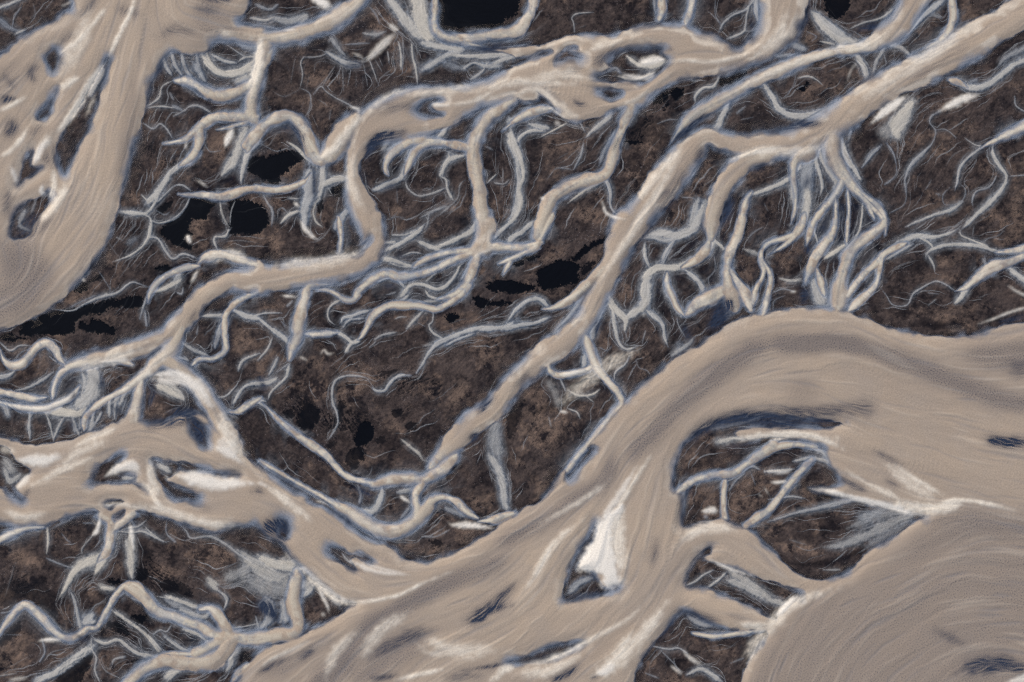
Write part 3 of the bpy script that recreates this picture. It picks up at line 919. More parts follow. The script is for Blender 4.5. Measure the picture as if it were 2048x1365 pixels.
R:.8:.4 940,850,14 1050,870,18 1120,900,22 1200,930,28
M 1200,930,24 1270,922,40 1320,960,50 1360,1040,60 1400,1095,70 1560,1100,70
R:.8:.3 1200,980,20 1250,960,20 1270,920,20
R:.6:.3 1000,880,60 1100,920,60 1180,960,40
N:.5 1290,1020,50
M 1420,1095,60 1300,1130,60 1200,1190,45 1080,1195,28 980,1190,25
M 1340,1180,90 1250,1230,80 1120,1240,60 1000,1230,50 930,1240,60 850,1300,50 760,1360,60 700,1420,60
R:.8:.5 1000,1365,30 1100,1280,40 1250,1270,40
R:.6:.1 1150,1210,30 1250,1180,30
R:.8:.3 550,1100,30 550,1160,20 580,1220,20 570,1290,20 600,1365,20
R:.8:.4 570,1100,20 640,1130,20 700,1105,20 760,1150,20 830,1190,28 880,1200,30 950,1220,30
R:.9:.3 540,1140,45 440,1220,50 350,1290,50 260,1345,55 190,1380,30
R:.7:.3 670,1260,20 690,1225,20 750,1210,30
R:.6:.4 830,1100,15 850,1160,14
R:.8:.2 920,1080,14 960,1050,15 1000,1060,14 1030,1020,12
R:.7:.2 960,1060,12 1030,1110,14 1100,1160,14 1160,1190,16
R:.7:.4 1060,1015,16 1160,1060,18 1230,1110,15
R:.6:.3 940,1110,12 1000,1130,10
R:.7:.3 1160,1000,16 1230,1070,16 1250,1120,12
R:.7:.1 250,1100,20 270,1180,18 240,1240,20
R:.5:.2 20,1080,10 130,1080,10
R:.6:.3 1335,1180,40 1340,1300,15
R:.7:.3 1380,1150,25 1370,1260,25
R:.6:.3 1400,1170,20 1450,1160,20
R:.8:.3 1390,1040,14 1470,1030,16 1560,1010,14
R:.6:.2 1430,1050,12 1530,1060,10
M 1290,1170,40 1290,1240,30 1260,1300,30
M 1390,1370,40 1450,1295,50 1560,1220,40
R:.6:.4 600,1240,10 640,1300,14 740,1350,10
R:.7:.2 860,1330,20 950,1290,20
R:.5:.4 860,1350,10 940,1330,12
R:.5:.6 -20,1330,20 100,1310,20
S:.4 60,1350,30 160,1340,30
R:.5:.2 370,470,10 400,510,14 430,530,8
R:.5:.2 500,410,20 560,410,14
R:.4:.2 300,450,20 370,410,30 430,390,20
N:.7 430,1060,30 540,1130,20
R:.6:.2 280,620,20 350,650,20 430,680,20
R:.6:.6 600,780,60 680,810,40
K:.45 0,800 60,770 100,740 180,780 220,740 260,760 330,840 340,900 350,1000 300,960 200,880 120,870 60,910 0,900
D:.6 250,740,80
K:.8 815,690 850,670 890,690 880,750 830,760
K:.85 620,760 700,745 740,770 660,785 #pond|thin black pool above the arching stream at lower left
K:.8 680,1000 740,1020 780,1080 760,1100 700,1050
K:.85 790,960 890,960 880,990 850,1020 810,990 #pond|dark pool below the arching stream at lower left
K:.75 950,800 1000,740 1080,790 1050,830
K:.8 760,1250 820,1225 890,1240 830,1265
K:.75 340,1330 450,1230 550,1180 540,1260 480,1365 360,1400
K:.7 600,1000 640,1060 610,1090 590,1050
K:.7 1430,1190 1480,1180 1510,1210 1460,1260
K:.6 1080,820 1130,800 1170,850 1130,860
K:.5 60,1040 120,1000 130,1060 80,1100 20,1150 0,1120
D:.6 820,560,100 880,530,60
D:.6 1320,880,120 1400,930,60
D:.5 500,880,60
D:.5 1480,480,60
D:.4 160,600,60
B:.7 80,560,120 180,640,120
B:.6 440,560,60
B:.6 680,620,60 720,700,80
B:.8 1150,600,120 1250,640,150 1350,600,80
B:.7 490,780,120
B:.6 920,690,100 1080,720,100
B:.6 400,900,60 380,980,40
B:.6 900,1060,60 830,1130,60
B:.5 1150,1330,100
B:.6 230,1010,60
B:.5 700,1180,60 650,1290,60
R:.4:.5 90,650,10 60,760,12 30,850,12
@0 0 1
F 330,-60,200 270,100,140 240,250,140 190,420,160 90,560,180 -100,640,180
F 200,-60,160 110,100,120 20,260,120 -60,380,120
F 200,180,100 120,300,100 40,420,100 -60,500,120
F 560,60,120 420,70,120 330,40,100 300,-40,100
F 2200,700,200 1900,720,200 1700,680,180 1500,700,160 1350,790,160 1200,950,160 1000,1090,140 800,1200,140 600,1300,140 450,1420,140
F 2200,960,240 1950,900,240 1750,860,200 1550,800,100 1400,850,80 1330,960,120 1300,1100,160 1230,1230,200 1050,1380,160
F 2200,1040,160 1950,970,160 1750,910,120 1600,880,80
F 1220,860,120 1200,1000,100 1120,1080,100 1040,1200,120 850,1300,160 700,1400,160
F 2200,1100,160 1950,1060,160 1800,1120,140 1650,1200,140 1560,1320,140 1520,1450,140
F 2200,1220,160 1950,1180,160 1800,1240,140 1700,1320,140 1640,1450,140
F 2200,1330,160 1980,1310,120 1850,1380,120 1780,1450,120
F 1560,1170,80 1450,1090,100 1380,1100,80 1330,1180,100
F 0,1000,140 200,980,120 400,1020,120 560,1020,140 650,1120,160 760,1190,60
F 512,940,100 700,1080,100 860,1140,60 1000,1080,60
F 0,930,80 170,890,80 270,870,80 400,900,80 512,960,80
@0 0 1
G:.6 20,500,140 60,560,150 20,600,120 -80,620,120
G:.4 400,30,120 470,60,80 400,80,60
G:.3 40,140,100 -40,200,100
N:.35 40,480,60 70,450,60 30,450,50
N:.3 1740,815,60 1690,825,50
@1024 0 2
R:.9:.4 1200,50,30 1260,120,60 1340,170,80 1420,190,70
L:.5 1560,60,50 1450,170,40 1280,205,30 1050,285,25 850,390,25
R:.9:.35 1280,560,60 1300,640,70 1350,720,60 1420,800,40
R:.8:.4 1240,620,30 1260,680,30 1300,740,40 1260,820,30 1200,910,30
N:.35 720,640,60 640,780,60 540,920,50 470,1040,50
L:.5 700,590,30 600,740,30 500,900,30 400,1050,30 310,1180,30
L:.4 1900,60,50 1700,200,50 1500,330,50 1350,430,50
N:.3 1850,170,30 1700,260,30 1560,350,30
L:.5 1290,560,30 1150,610,30 1000,600,30 880,630,20
N:.4 1000,540,40 1150,510,40 1280,490,30
N:.45 390,200,40 330,260,30 440,170,30
L:.4 60,330,40 200,300,40 330,320,30
L:.5 1090,60,50 1060,160,50 960,230,40
N:.4 1150,60,40 1130,160,40 1090,200,40
R:.8:.5 1590,410,30 1570,480,70 1530,540,50
@0 0 2
N:.5 490,140,16 440,250,20 400,340,20 360,420,20
L:.4 360,40,60 320,160,60 260,300,60
N:.3 560,60,60 480,40,60
N:.3 640,150,60 700,120,60 780,130,50
N:.25 560,360,30 530,500,30 490,640,30 450,800,30
N:.6 1060,540,20 1130,510,24 1190,530,24 1220,590,20 1240,640,14
R:.8:.5 960,560,60 940,640,60 890,700,30
L:.7 1270,640,30 1330,600,30 1380,540,30 1450,450,30
N:.4 1340,620,30 1370,550,30
L:.4 1420,600,40 1400,720,40 1450,840,40
N:.3 1500,460,40 1600,430,50 1700,440,50
L:.4 1600,380,30 1750,370,30 1900,340,40
L:.8 1050,130,20 1030,260,40 1000,370,50
L:.5 820,1030,40 930,1020,40 1000,1050,30
L:.4 1100,1060,50 1300,1050,50 1450,1000,50
@0 682 2
S:.85 60,470,30 150,480,60 250,460,40
S:.6 70,590,30 120,540,40
R:.6:.6 20,480,60 50,520,60
S:.7 600,150,20 690,160,40 780,170,60 840,230,60
S:.6 770,180,60 850,260,50
S:.75 860,425,50 910,440,50 960,480,30
L:.6 880,280,50 920,380,50 980,490,40
S:.85 700,535,30 780,550,70 860,570,70 940,570,50 1040,570,30
S:.8 430,540,20 480,510,40 530,500,50 560,530,40
L:.6 560,650,30 700,690,30 850,730,30 960,735,30
L:.5 30,680,30 90,705,30 180,690,30
N:.8 1060,730,60 1110,760,70
N:.6 1030,590,30 1060,610,20
S:.5 1190,880,24 1260,950,24 1350,1020,24 1420,1045,20
S:.6 1380,870,24 1500,920,24 1640,935,16
R:.7:.65 970,870,40 1050,920,60 1130,960,70
R:.8:.7 1050,870,40 1120,890,50 1190,890,50
R:.6:.6 1130,970,100 1200,970,80
R:.7:.5 1170,950,50 1240,990,60
N:.5 1880,1100,50 1960,1060,60 2040,1000,50
L:.5 60,440,30 0,430,30
L:.6 600,480,30 610,560,30 640,620,30
N:.5 580,340,60 680,330,60 760,320,50
L:.5 430,400,40 330,440,30 240,500,30
N:.4 880,530,30 960,520,30
L:.5 1060,570,20 1150,640,30 1250,720,30
L:.4 700,10,50 620,90,40 540,170,40
L:.5 560,30,40 400,90,40 300,110,30
R:.7:.4 330,170,80 380,200,90 350,240,60
G:.6 1340,1180,60 1200,1260,80 1100,1330,90
N:.4 1750,1150,80 1600,1200,80 1450,1280,60
L:.5 1700,1190,60 1850,1240,60 2000,1230,50
L:.4 1440,1280,50 1520,1160,50 1640,1080,50
@1024 682 2
N:.5 690,430,30 760,350,60 860,315,80 980,305,90 1100,320,80 1250,330,60
N:.4 1000,270,60 1200,290,80 1380,270,70
L:.9 860,400,24 960,385,24 1080,372,24 1200,380,24 1300,400,30
N:.35 860,425,30 960,412,20
L:.4 1480,480,30 1600,580,40 1700,640,40
N:.35 1450,440,40 1560,500,30
L:.7 1500,640,50 1620,670,50 1740,665,40 1830,645,30
S:.6 350,720,40 400,660,40 450,580,30 500,500,20
N:.5 230,1030,40 300,1025,30 380,1000,20
L:.6 330,1330,60 400,1290,70 500,1200,50 620,1050,40
L:.5 20,1330,50 150,1320,40 270,1260,30
L:.5 940,1330,50 970,1220,50 1050,1120,50 1150,1040,40 1300,990,40
R:.7:.55 870,920,50 960,980,60 1040,1040,50
N:.5 1900,1260,100 1980,1290,80 1800,1330,80
L:.5 660,820,40 720,770,40 800,745,40 900,755,40
N:.35 560,900,40 580,800,40
L:.4 200,250,50 350,120,50 500,40,50
G:.5 560,1020,16 620,930,16 700,830,16
N:.4 680,640,40 670,720,40
N:.5 650,1080,40 760,1100,40 850,1130,30
L:.6 900,1130,30 1000,1140,30 1080,1120,30
M 940,490,26 990,452,32 1060,425,32 1140,415,28 1220,425,20
R:.8:.5 1200,430,20 1250,450,30 1290,500,40
N:.5 1000,340,80 1150,345,60
L:.8 440,620,50 415,720,60 415,820,70 430,900,60 435,960,40
@1380 280 3.79
M 480,100,150 380,190,170 300,280,170 230,400,130 190,520,110 165,640,70 150,740,45 110,850,85 20,930,80 -60,970,60
R:.8:.2 60,450,90 30,560,90 0,680,70
R:.95:.5 150,730,40 260,830,45
M 470,390,50 430,450,60 400,560,75 380,680,90 330,800,90 290,900,80 280,1000,75 285,1080,90 300,1150,130 340,1280,200
R:.9:.4 780,280,60 650,350,60 540,390,55 460,420,50
R:.95:.7 280,1130,70 180,1170,60 80,1220,75 0,1270,60
M 310,990,50 360,1080,70 420,1170,90 460,1290,120
R:.85:.35 830,110,180 800,230,120
R:.9:.4 770,280,60 780,420,60 800,520,45 780,610,25
R:.9:.45 890,380,100 885,500,110 860,620,100
M 870,560,80 850,640,80 810,700,80 740,780,50 650,840,30 590,875,14
M 800,710,50 700,750,60 600,780,60 545,840,50 540,920,50 560,990,50 540,1060,50 500,1130,50 470,1240,50
M 555,930,40 600,1000,45 610,1080,45 590,1170,50 570,1260,60 550,1330,60
R:.6:.6 410,830,40 500,860,70
M 1070,-40,160 1080,110,150 1140,200,110 1160,290,70 1130,370,60 1060,470,60 980,560,60 930,640,60 900,730,55 880,800,30
R:.8:.4 920,640,60 950,720,30 970,790,30
M 1140,200,80 1240,350,65 1330,430,55 1420,500,55 1470,580,60 1460,650,70 1380,710,80 1280,780,90 1210,860,100 1180,950,90 1150,1040,90 1130,1130,130 1120,1280,220
M 1250,350,50 1330,450,40 1370,540,50 1400,600,40
R:.85:.4 1010,0,70 1000,130,80 1060,240,60 1110,300,20
R:.85:.3 1130,0,80 1180,120,50 1250,210,20
R:.8:.3 940,100,60 960,180,40 990,260,35 1000,350,30 985,410,20
M 1100,430,30 1105,560,40 1095,660,50 1060,760,60
M 1195,380,40 1205,520,35 1195,640,32 1185,800,35
R:.95:.45 1310,480,30 1300,600,30 1280,700,30 1220,790,30 1150,860,60
R:.7:.4 1290,670,14 1400,610,14
R:.95:.7 1190,790,40 1100,850,60 1020,900,50
M 1070,720,70 1000,820,80 940,910,90 900,1000,80 870,1090,60
M 955,970,40 990,1070,60 1020,1180,90
R:.85:.25 940,1080,120 970,1160,150 1000,1230,200
R:.7:.2 1080,1180,80 1050,1260,120
N:.7 880,1130,90 860,1230,80
N:.85 320,1210,70 260,1300,80
N:.8 320,420,70 280,550,90 240,660,70
N:.5 1010,650,70 1030,720,40
N:.8 910,810,50 880,850,50
N:.6 900,290,60 870,370,50
N:.5 1030,250,50 1060,340,40
N:.5 1150,480,40 1150,640,40
M 1640,780,70 1480,860,60 1410,940,60 1330,1010,50 1250,1100,50 1190,1180,60
M 1450,900,50 1430,1020,45 1400,1110,50 1320,1190,60 1200,1300,80
R:.7:.6 680,1050,30 760,1070,40 840,1060,60
R:.7:.2 630,1160,16 700,1130,18 790,1150,14
S:.8 760,1155,10 800,1150,16
R:.6:.2 630,1290,14 640,1220,14 720,1180,10
R:.5:.3 500,570,10 480,650,10
R:.5:.3 560,660,12 500,690,20 450,730,20
R:.5:.2 560,480,10 590,540,10
R:.6:.3 180,860,16 190,980,14 140,1050,14 150,1110,12 180,1150,12
R:.6:.2 0,1010,30 60,1060,30 90,1150,25
L:1 280,162,10 420,115,20 560,85,20 720,60,16
N:.7 590,165,25 520,220,30 450,260,20
S:.5 600,185,14 640,160,14
@0 60 3.25
L:.9 700,180,16 600,330,40 520,470,45 440,590,40 350,690,45
S:.75 300,720,40 260,790,60 225,870,50
L:.6 330,700,50 280,760,60
R:.9:.3 680,260,50 640,330,60 590,420,60
N:.6 570,410,16 500,540,14
N:.7 20,470,90 80,450,50 130,480,30
L:.8 -20,535,20 80,490,24 170,440,24
N:.55 60,600,120 90,640,120 40,680,100
L:.8 -20,840,24 80,780,24 150,700,24 190,620,20
N:.4 340,470,50 290,550,40
N:.3 270,620,80 200,690,60
N:.5 250,230,70 200,280,60 230,340,60
N:.35 400,80,60 470,30,50 330,140,40
L:.6 400,150,24 480,90,30 570,20,30
L:.6 520,310,30 440,350,50 400,390,30
N:.5 260,900,30 200,960,30
S:.6 80,900,40 100,960,40 110,1000,16
N:.6 350,720,24 350,830,30 385,930,40
L:.7 345,900,30 355,1000,40 330,1100,30
N:.4 300,800,60 310,900,60
S:.8 280,1010,30 270,1060,40 300,1060,16
R:.7:.3 160,1180,60 130,1270,50 200,1310,30
R:.5:.4 230,1120,30 200,1200,20
L:.6 450,960,50 400,1080,60 330,1180,50 250,1260,30
N:.35 60,1060,80 40,1200,80
N:.4 330,1230,60 270,1310,60
G:.5 880,300,50 850,560,50 800,800,40
G:.4 100,200,60 60,330,60
N:.3 30,300,80 100,380,60
L:.4 560,560,20 620,420,20
N:.4 560,640,14 600,560,14
@640 440 4.267
M 1400,-60,110 1400,100,110 1370,220,140 1300,280,100
M 1990,-60,90 1930,60,90 1880,170,75 1800,260,55 1700,300,50 1640,330,40 1600,400,45 1560,470,20
M 1890,190,60 1740,235,70 1580,235,80 1440,230,110 1340,260,120
N:.5 1700,280,30 1600,305,30
R:.9:.25 1480,160,60 1560,80,60 1660,0,40
R:.85:.25 1620,190,40 1700,120,50 1800,50,40
R:.7:.3 1570,130,14 1590,170,16 1660,170,16
M 1360,260,110 1220,310,70 1100,360,70 980,420,70 820,470,70 680,490,80 570,460,80 460,500,80 380,560,70 320,620,60 290,680,40
M 1330,260,80 1180,270,60 1060,285,60 960,320,60 880,350,55 800,400,45
R:.95:.35 800,400,50 720,380,45 640,350,60 540,330,90
R:.9:.35 1060,280,50 950,230,60 850,190,60
R:.9:.4 1350,20,60 1290,90,60 1200,150,60 1090,200,60 960,240,55 850,190,40
R:.95:.3 900,30,30 840,100,60 740,170,65 650,220,60 550,270,70
R:.7:.3 900,-30,14 925,20,16 890,90,14
R:.8:.3 620,130,30 720,130,30 800,100,30
R:.85:.3 550,200,40 640,190,50
R:.8:.25 700,310,20 790,280,28 870,290,28
R:.85:.3 600,370,30 700,400,30 780,400,30
N:.7 640,385,35 720,395,25
N:.8 900,380,40 1000,345,35
N:.5 620,300,40 800,330,40
D:.6 740,250,120
D:.7 1200,215,80
R:.9:.15 500,530,40 560,500,35 640,500,35 700,550,40 730,590,25
N:.5 560,560,60 640,560,40
R:.9:.35 1230,370,30 1190,400,40 1170,450,40 1120,520,50 1050,580,55 980,590,50 900,560,50 820,550,50 760,570,60 720,620,60 660,690,60
R:.7:.4 900,530,30 960,480,30 1000,450,20
M 1340,260,90 1330,340,90 1300,430,90 1250,540,75 1170,620,60 1080,660,55 1000,680,45
R:.9:.4 1010,680,45 930,650,35 900,600,28
R:.9:.0 1300,330,60 1250,450,50 1200,520,40
N:.7 1240,510,40 1200,560,30
M 1270,560,70 1200,640,70 1100,710,60 1000,760,55 920,750,60 820,730,70 700,730,75 600,730,70 500,780,70 440,840,60 400,920,50 360,990,50 320,1030,45
R:.95:.4 330,1020,50 260,1070,50 220,1130,50
R:.8:.3 880,690,20 930,700,40 1000,695,30
N:.5 930,715,30
R:.9:.3 690,710,60 750,650,50
R:.6:.3 570,640,25 650,620,30
R:.7:.4 640,850,15 680,830,20 740,830,18
R:.8:.4 880,780,35 800,860,45 740,930,30
R:.9:.3 970,780,18 960,870,18 930,900,22 960,960,34 1040,1010,40
R:.6:.3 830,880,12 900,910,16
R:.9:.1 180,890,40 200,840,45 280,820,50 360,790,50 440,770,40
R:.8:.1 190,930,20 250,860,40 370,840,40
M -60,980,60 60,970,60 160,962,55
R:.95:.4 150,962,60 220,1000,50 280,1050,50 340,1040,40
R:.85:.4 190,680,40 110,720,35 70,780,30 75,850,25 130,900,12
M -30,600,30 60,600,40 130,630,40 200,680,40 280,685,50 330,640,40
R:.95:.15 1960,760,60 1880,680,55 1780,690,60 1680,760,55 1630,830,35 1590,880,30
R:.5:.5 1560,790,14 1660,750,20
R:.95:.1 1960,830,60 1840,880,50 1700,900,60 1550,940,70
R:.95:.25 1560,930,60 1400,920,60 1300,940,60 1200,970,60 1100,1010,60 1000,1060,55 950,1120,50
R:.9:.0 1320,970,40 1180,1020,40 1080,1070,40
R:.6:.5 880,1080,30 970,1060,30
R:.7:.35 460,1030,30 520,990,34 600,970,40 660,960,20
R:.6:.35 420,1090,20 480,1040,20
R:.6:.4 60,1030,20 110,1060,20 140,1109,16
S:.5 1280,340,20 1400,275,26 1540,245,16
@300 100 2.986
M 690,-30,100 665,80,80 640,190,75 610,290,80 600,350,90 620,420,70
R:.85:.45 570,470,90 540,570,80 490,660,60 430,740,30
M 690,440,60 610,540,75 580,610,60
R:.85:.35 600,560,80 570,660,60 550,740,40 545,800,20
M 590,400,70 480,400,65 390,405,60 320,440,60 270,480,40
M 640,400,40 550,440,30 460,465,20 400,480,12
M 290,480,60 290,560,60 250,640,60 180,690,50
R:.9:.35 190,690,50 130,730,50 90,790,60 40,860,60 -20,920,60
M 270,480,40 220,530,35 150,550,25 80,560,16
M 150,185,30 230,190,60 320,240,70 400,270,75 500,260,80 600,210,60
R:.95:.55 310,30,70 350,90,60 420,140,55 500,150,55 580,120,60 640,90,60
R:.85:.3 520,190,70 590,160,60
R:.85:.2 370,30,30 450,70,35 520,80,30
R:.8:.15 130,20,40 150,90,40 190,150,30
R:.8:.15 190,30,40 210,110,40 250,170,30
R:.8:.15 80,50,40 100,110,40 130,150,30
R:.7:.1 270,90,80 320,180,50
N:.4 200,110,60
M 690,440,60 760,410,75 840,400,75 900,430,70 940,510,65 980,600,60 1020,670,60
N:.8 760,470,24 830,450,24 880,480,30 930,560,20
M 1020,670,60 1080,610,110 1150,510,130 1230,420,120
R:.95:.6 820,550,20 880,590,30 940,650,35 1000,680,40
M 200,870,20 300,865,40 420,880,60 500,860,60 600,830,50 720,835,45 830,825,40 920,790,30
R:.9:.05 950,720,80 940,800,90 960,890,100
R:.85:.3 1030,690,70 1030,780,60 1010,890,50
R:.9:.4 1040,810,60 1090,780,60 1170,770,50
N:.5 990,800,30 980,870,20
@700 180 3.2
R:.95:.45 1030,240,60 1030,320,90 1070,400,70 1100,480,50 1110,560,40 1080,640,50 1090,720,70 1060,810,50 990,880,40
R:.9:.3 1010,210,60 1100,170,60 1200,130,60 1290,130,60
R:.85:.3 1070,330,30 1120,280,40 1180,260,40
R:.8:.3 1150,220,40 1230,240,60 1280,250,40
R:.9:.35 480,320,70 380,330,80 300,380,70
M 470,320,70 380,335,75 300,385,65 240,450,50 225,510,36 250,550,20
M 760,370,60 650,345,55 550,335,60 470,350,60 410,400,60 380,470,55 350,540,40
R:.85:.1 330,560,40 250,600,50 150,640,50
N:.9 130,400,60 170,340,70 240,290,60 320,280,40
R:.85:.4 590,560,30 600,490,35 640,440,40 720,420,40
R:.9:.5 830,780,30 810,840,40 780,896,40
N:.4 330,60,16 200,110,16 100,180,16
@0 640 3.2
R:.9:.25 620,300,60 600,400,140 560,500,140 480,560,80
N:.4 640,420,40 590,360,30
M 850,285,40 760,260,40 680,260,40 600,290,40 520,320,40
R:.8:.3 700,500,40 700,620,40
R:.8:.3 740,480,30 735,630,30
R:.8:.3 810,440,40 770,540,40
N:.6 720,560,20 760,585,60
R:.9:.3 540,590,50 545,690,60
R:.8:.2 600,600,40 580,710,40
R:.95:.7 290,590,50 360,570,55 440,590,60 520,610,60
S:.6 60,540,20 180,565,30 300,565,40 420,510,40 500,440,30
R:.8:.2 190,580,24 190,660,24 195,760,20
R:.8:.4 290,590,30 320,660,20 340,760,20
R:.8:.3 400,640,30 370,700,30 340,770,20
R:.8:.2 470,640,40 490,700,30 510,740,20
S:.75 960,370,40 1060,350,60 1160,380,80 1250,430,80 1330,520,80
R:.85:.65 1000,420,60 1080,450,90 1160,500,70
N:.7 1100,600,70 1200,590,90 1260,640,90
N:.6 1240,720,70 1300,780,60
L:.5 460,830,40 600,750,40 760,690,40
@0 1040 2.1
R:.9:.65 420,160,60 360,180,70 320,210,50 290,260,35 260,320,20
R:.9:.75 480,40,60 450,130,60 420,190,50 400,230,20
R:.8:.65 545,60,30 550,120,60 550,190,50 555,250,20
R:.8:.7 430,285,40 480,290,30
R:.75:.6 880,260,50 910,290,40
R:.8:.3 920,300,16 955,330,20 940,380,16
R:.85:.65 1090,160,30 1150,190,60 1230,200,70
R:.7:.5 1000,130,30 1100,190,50 1200,250,60
R:.55:.55 1060,260,120 1150,290,120 1220,280,100
R:.55:.6 960,240,80 1040,220,60
M 1250,240,60 1230,330,60 1250,420,60 1240,470,60 1150,490,60 1050,490,50 960,490,60
R:.8:.1 1120,330,60 1140,400,60 1090,460,30
R:.8:.2 1190,340,60 1200,420,60
N:.8 1100,350,90 1170,420,40
M 960,480,60 930,420,50 890,375,45 840,370,20
M 540,280,50 600,320,60 650,380,50 740,410,45 830,440,45 890,480,50 940,490,40
R:.85:.5 700,320,30 780,350,30 840,370,30
R:.75:.4 760,380,40 850,410,40 880,390,30
M 820,560,50 900,520,60 950,490,70
M 690,590,60 780,600,60 870,600,70 930,560,80 970,500,80
M 540,690,60 600,630,60 690,590,60
R:.85:.5 700,660,60 760,620,50 850,620,40
R:.85:.5 470,380,30 560,440,24 620,490,24 680,570,24
R:.85:.4 390,500,24 440,520,22 500,505,22 560,550,26 620,580,24
R:.9:.3 390,530,60 310,590,50 240,640,50 150,675,50
R:.8:.3 690,490,20 760,540,24 820,560,24
R:.85:.5 770,460,24 830,480,24 870,510,20
R:.8:.4 950,520,60 970,600,40 950,640,16
R:.7:.4 1000,540,60 960,590,40
D:.7 600,120,60 640,200,90
D:.8 130,260,90 90,330,80
D:.7 250,340,80
K:.6 700,280 760,260 800,300 760,330 700,310
D:.6 480,180,60
B:.9 880,180,120 960,140,80 850,100,80
B:.9 60,140,120 150,180,80
B:.8 380,300,80
@1180 360 2.24
R:.95:.25 250,250,30 320,240,60 400,250,60 470,200,70 520,100,60
R:.95:.55 540,180,50 540,290,60 480,350,55 400,390,55 310,395,50 260,420,55 230,480,50
R:.9:.3 260,420,60 250,480,80 250,540,70 210,590,50 160,620,50
R:.9:.5 90,560,50 130,600,50 160,630,40 155,680,20
R:.85:.3 100,560,30 110,660,30 130,730,20 165,760,18 215,745,14
R:.9:.2 245,300,24 250,350,24 265,390,24
R:.9:.1 380,270,24 340,320,24 320,370,24
R:.95:.4 340,420,40 350,490,45 380,560,40 410,610,40
M 430,605,24 470,560,50 540,520,60 600,490,50
R:.9:.2 440,420,35 490,460,35 510,510,30
R:.8:.2 270,590,40 320,640,30 335,700,20 350,750,8
N:.8 560,600,60 620,550,70
N:.5 420,660,50 450,720,40
@1024 0 3
J 0,338 -60,322 -160,303 -300,286 -430,330 -330,492 -186,489 -86,449 0,404 10,370
R:.9:.3 -400,330,40 -250,340,40 -120,330,40 -40,330,20
R:.8:.2 -300,420,40 -230,380,30 -160,400,40 -60,400,40
R:.9:.65 690,340,30 760,390,50 850,395,70 930,372,30
R:.85:.6 640,460,30 740,480,30 850,440,30
L:.6 930,372,20 1060,366,20 1180,375,16 1330,345,16 1480,290,14
N:.5 520,420,50 560,350,40 640,300,40
L:.5 460,300,40 560,270,40 680,230,40
L:.5 -200,560,40 0,500,50 200,500,40 400,510,30
N:.35 300,440,60 420,420,60
@512 455 3
Q 250,1080,260 420,1150,260 620,1180,260
Q:.9 880,930,200 1050,960,220
Q 760,900,120
@0 910 3
Q:.9 880,640,220 960,760,260
Q:.9 120,780,260 260,820,200
Q:.9 680,1030,200 820,1000,160
Q:.8 420,1320,260
@1024 910 3
Q:.8 40,60,200
@512 910 3
Q:.9 1080,540,120
@1024 0 3
Q:.8 900,610,160 740,830,120
@0 0 3
Q:.7 1040,1000,200 900,900,160
"""
# ------------------------------------------------------------------ survey grid and noise
G = 1.275
NX, NY = 1920, 1400
X0, Y0 = 1024 - G * (NX - 1) / 2, 682.5 - G * (NY - 1) / 2
F = np.float32
rng = np.random.default_rng(11)
xs = (X0 + G * np.arange(NX)).astype(F)
ys = (Y0 + G * np.arange(NY)).astype(F)
_fy = np.fft.fftfreq(NY)[:, None] / G
_fx = np.fft.rfftfreq(NX)[None, :] / G
_fr = np.sqrt(_fy * _fy + _fx * _fx)


def spectral(shape_fn):
    w = rng.standard_normal((NY, NX))
    s = np.fft.rfft2(w) * shape_fn(_fr)
    o = np.fft.irfft2(s, s=(NY, NX))
    return ((o - o.mean()) / o.std()).astype(F)


def fbm(lmax, beta=1.6, lmin=2.0):
    return spectral(lambda f: np.where(f > 0, (f + 1.0 / lmax) ** -beta, 0) * np.exp(-(f * lmin * 0.5) ** 2))


def band(lam, width=0.5):
    return spectral(lambda f: np.exp(-((np.log(np.maximum(f, 1e-9) * lam)) / width) ** 2))


def blur(a, sig):
    k = np.exp(-2 * (math.pi * sig) ** 2 * _fr ** 2)
    return np.fft.irfft2(np.fft.rfft2(a) * k, s=(NY, NX)).astype(F)


def sstep(a, b, x):
    t = np.clip((x - a) / (b - a), 0, 1)
    return t * t * (3 - 2 * t)


# ------------------------------------------------------------------ reading the traced courses
def catmull(p, closed=False, n=5):
    p = np.asarray(p, float)
    if len(p) < 2:
        return p
    if closed:
        q = np.vstack([p[-1:], p, p[:2]])
    else:
        q = np.vstack([2 * p[0] - p[1], p, 2 * p[-1] - p[-2]])
    out = []
    for i in range(1, len(q) - 2):
        a, b, c, d = q[i - 1], q[i], q[i + 1], q[i + 2]
        for k in range(n):
            t = k / n
            out.append(0.5 * ((2 * b) + (c - a) * t + (2 * a - 5 * b + 4 * c - d) * t * t + (3 * b - a - 3 * c + d) * t ** 3))
    if not closed:
        out.append(p[-1])
    return np.array(out)


class Item:
    pass


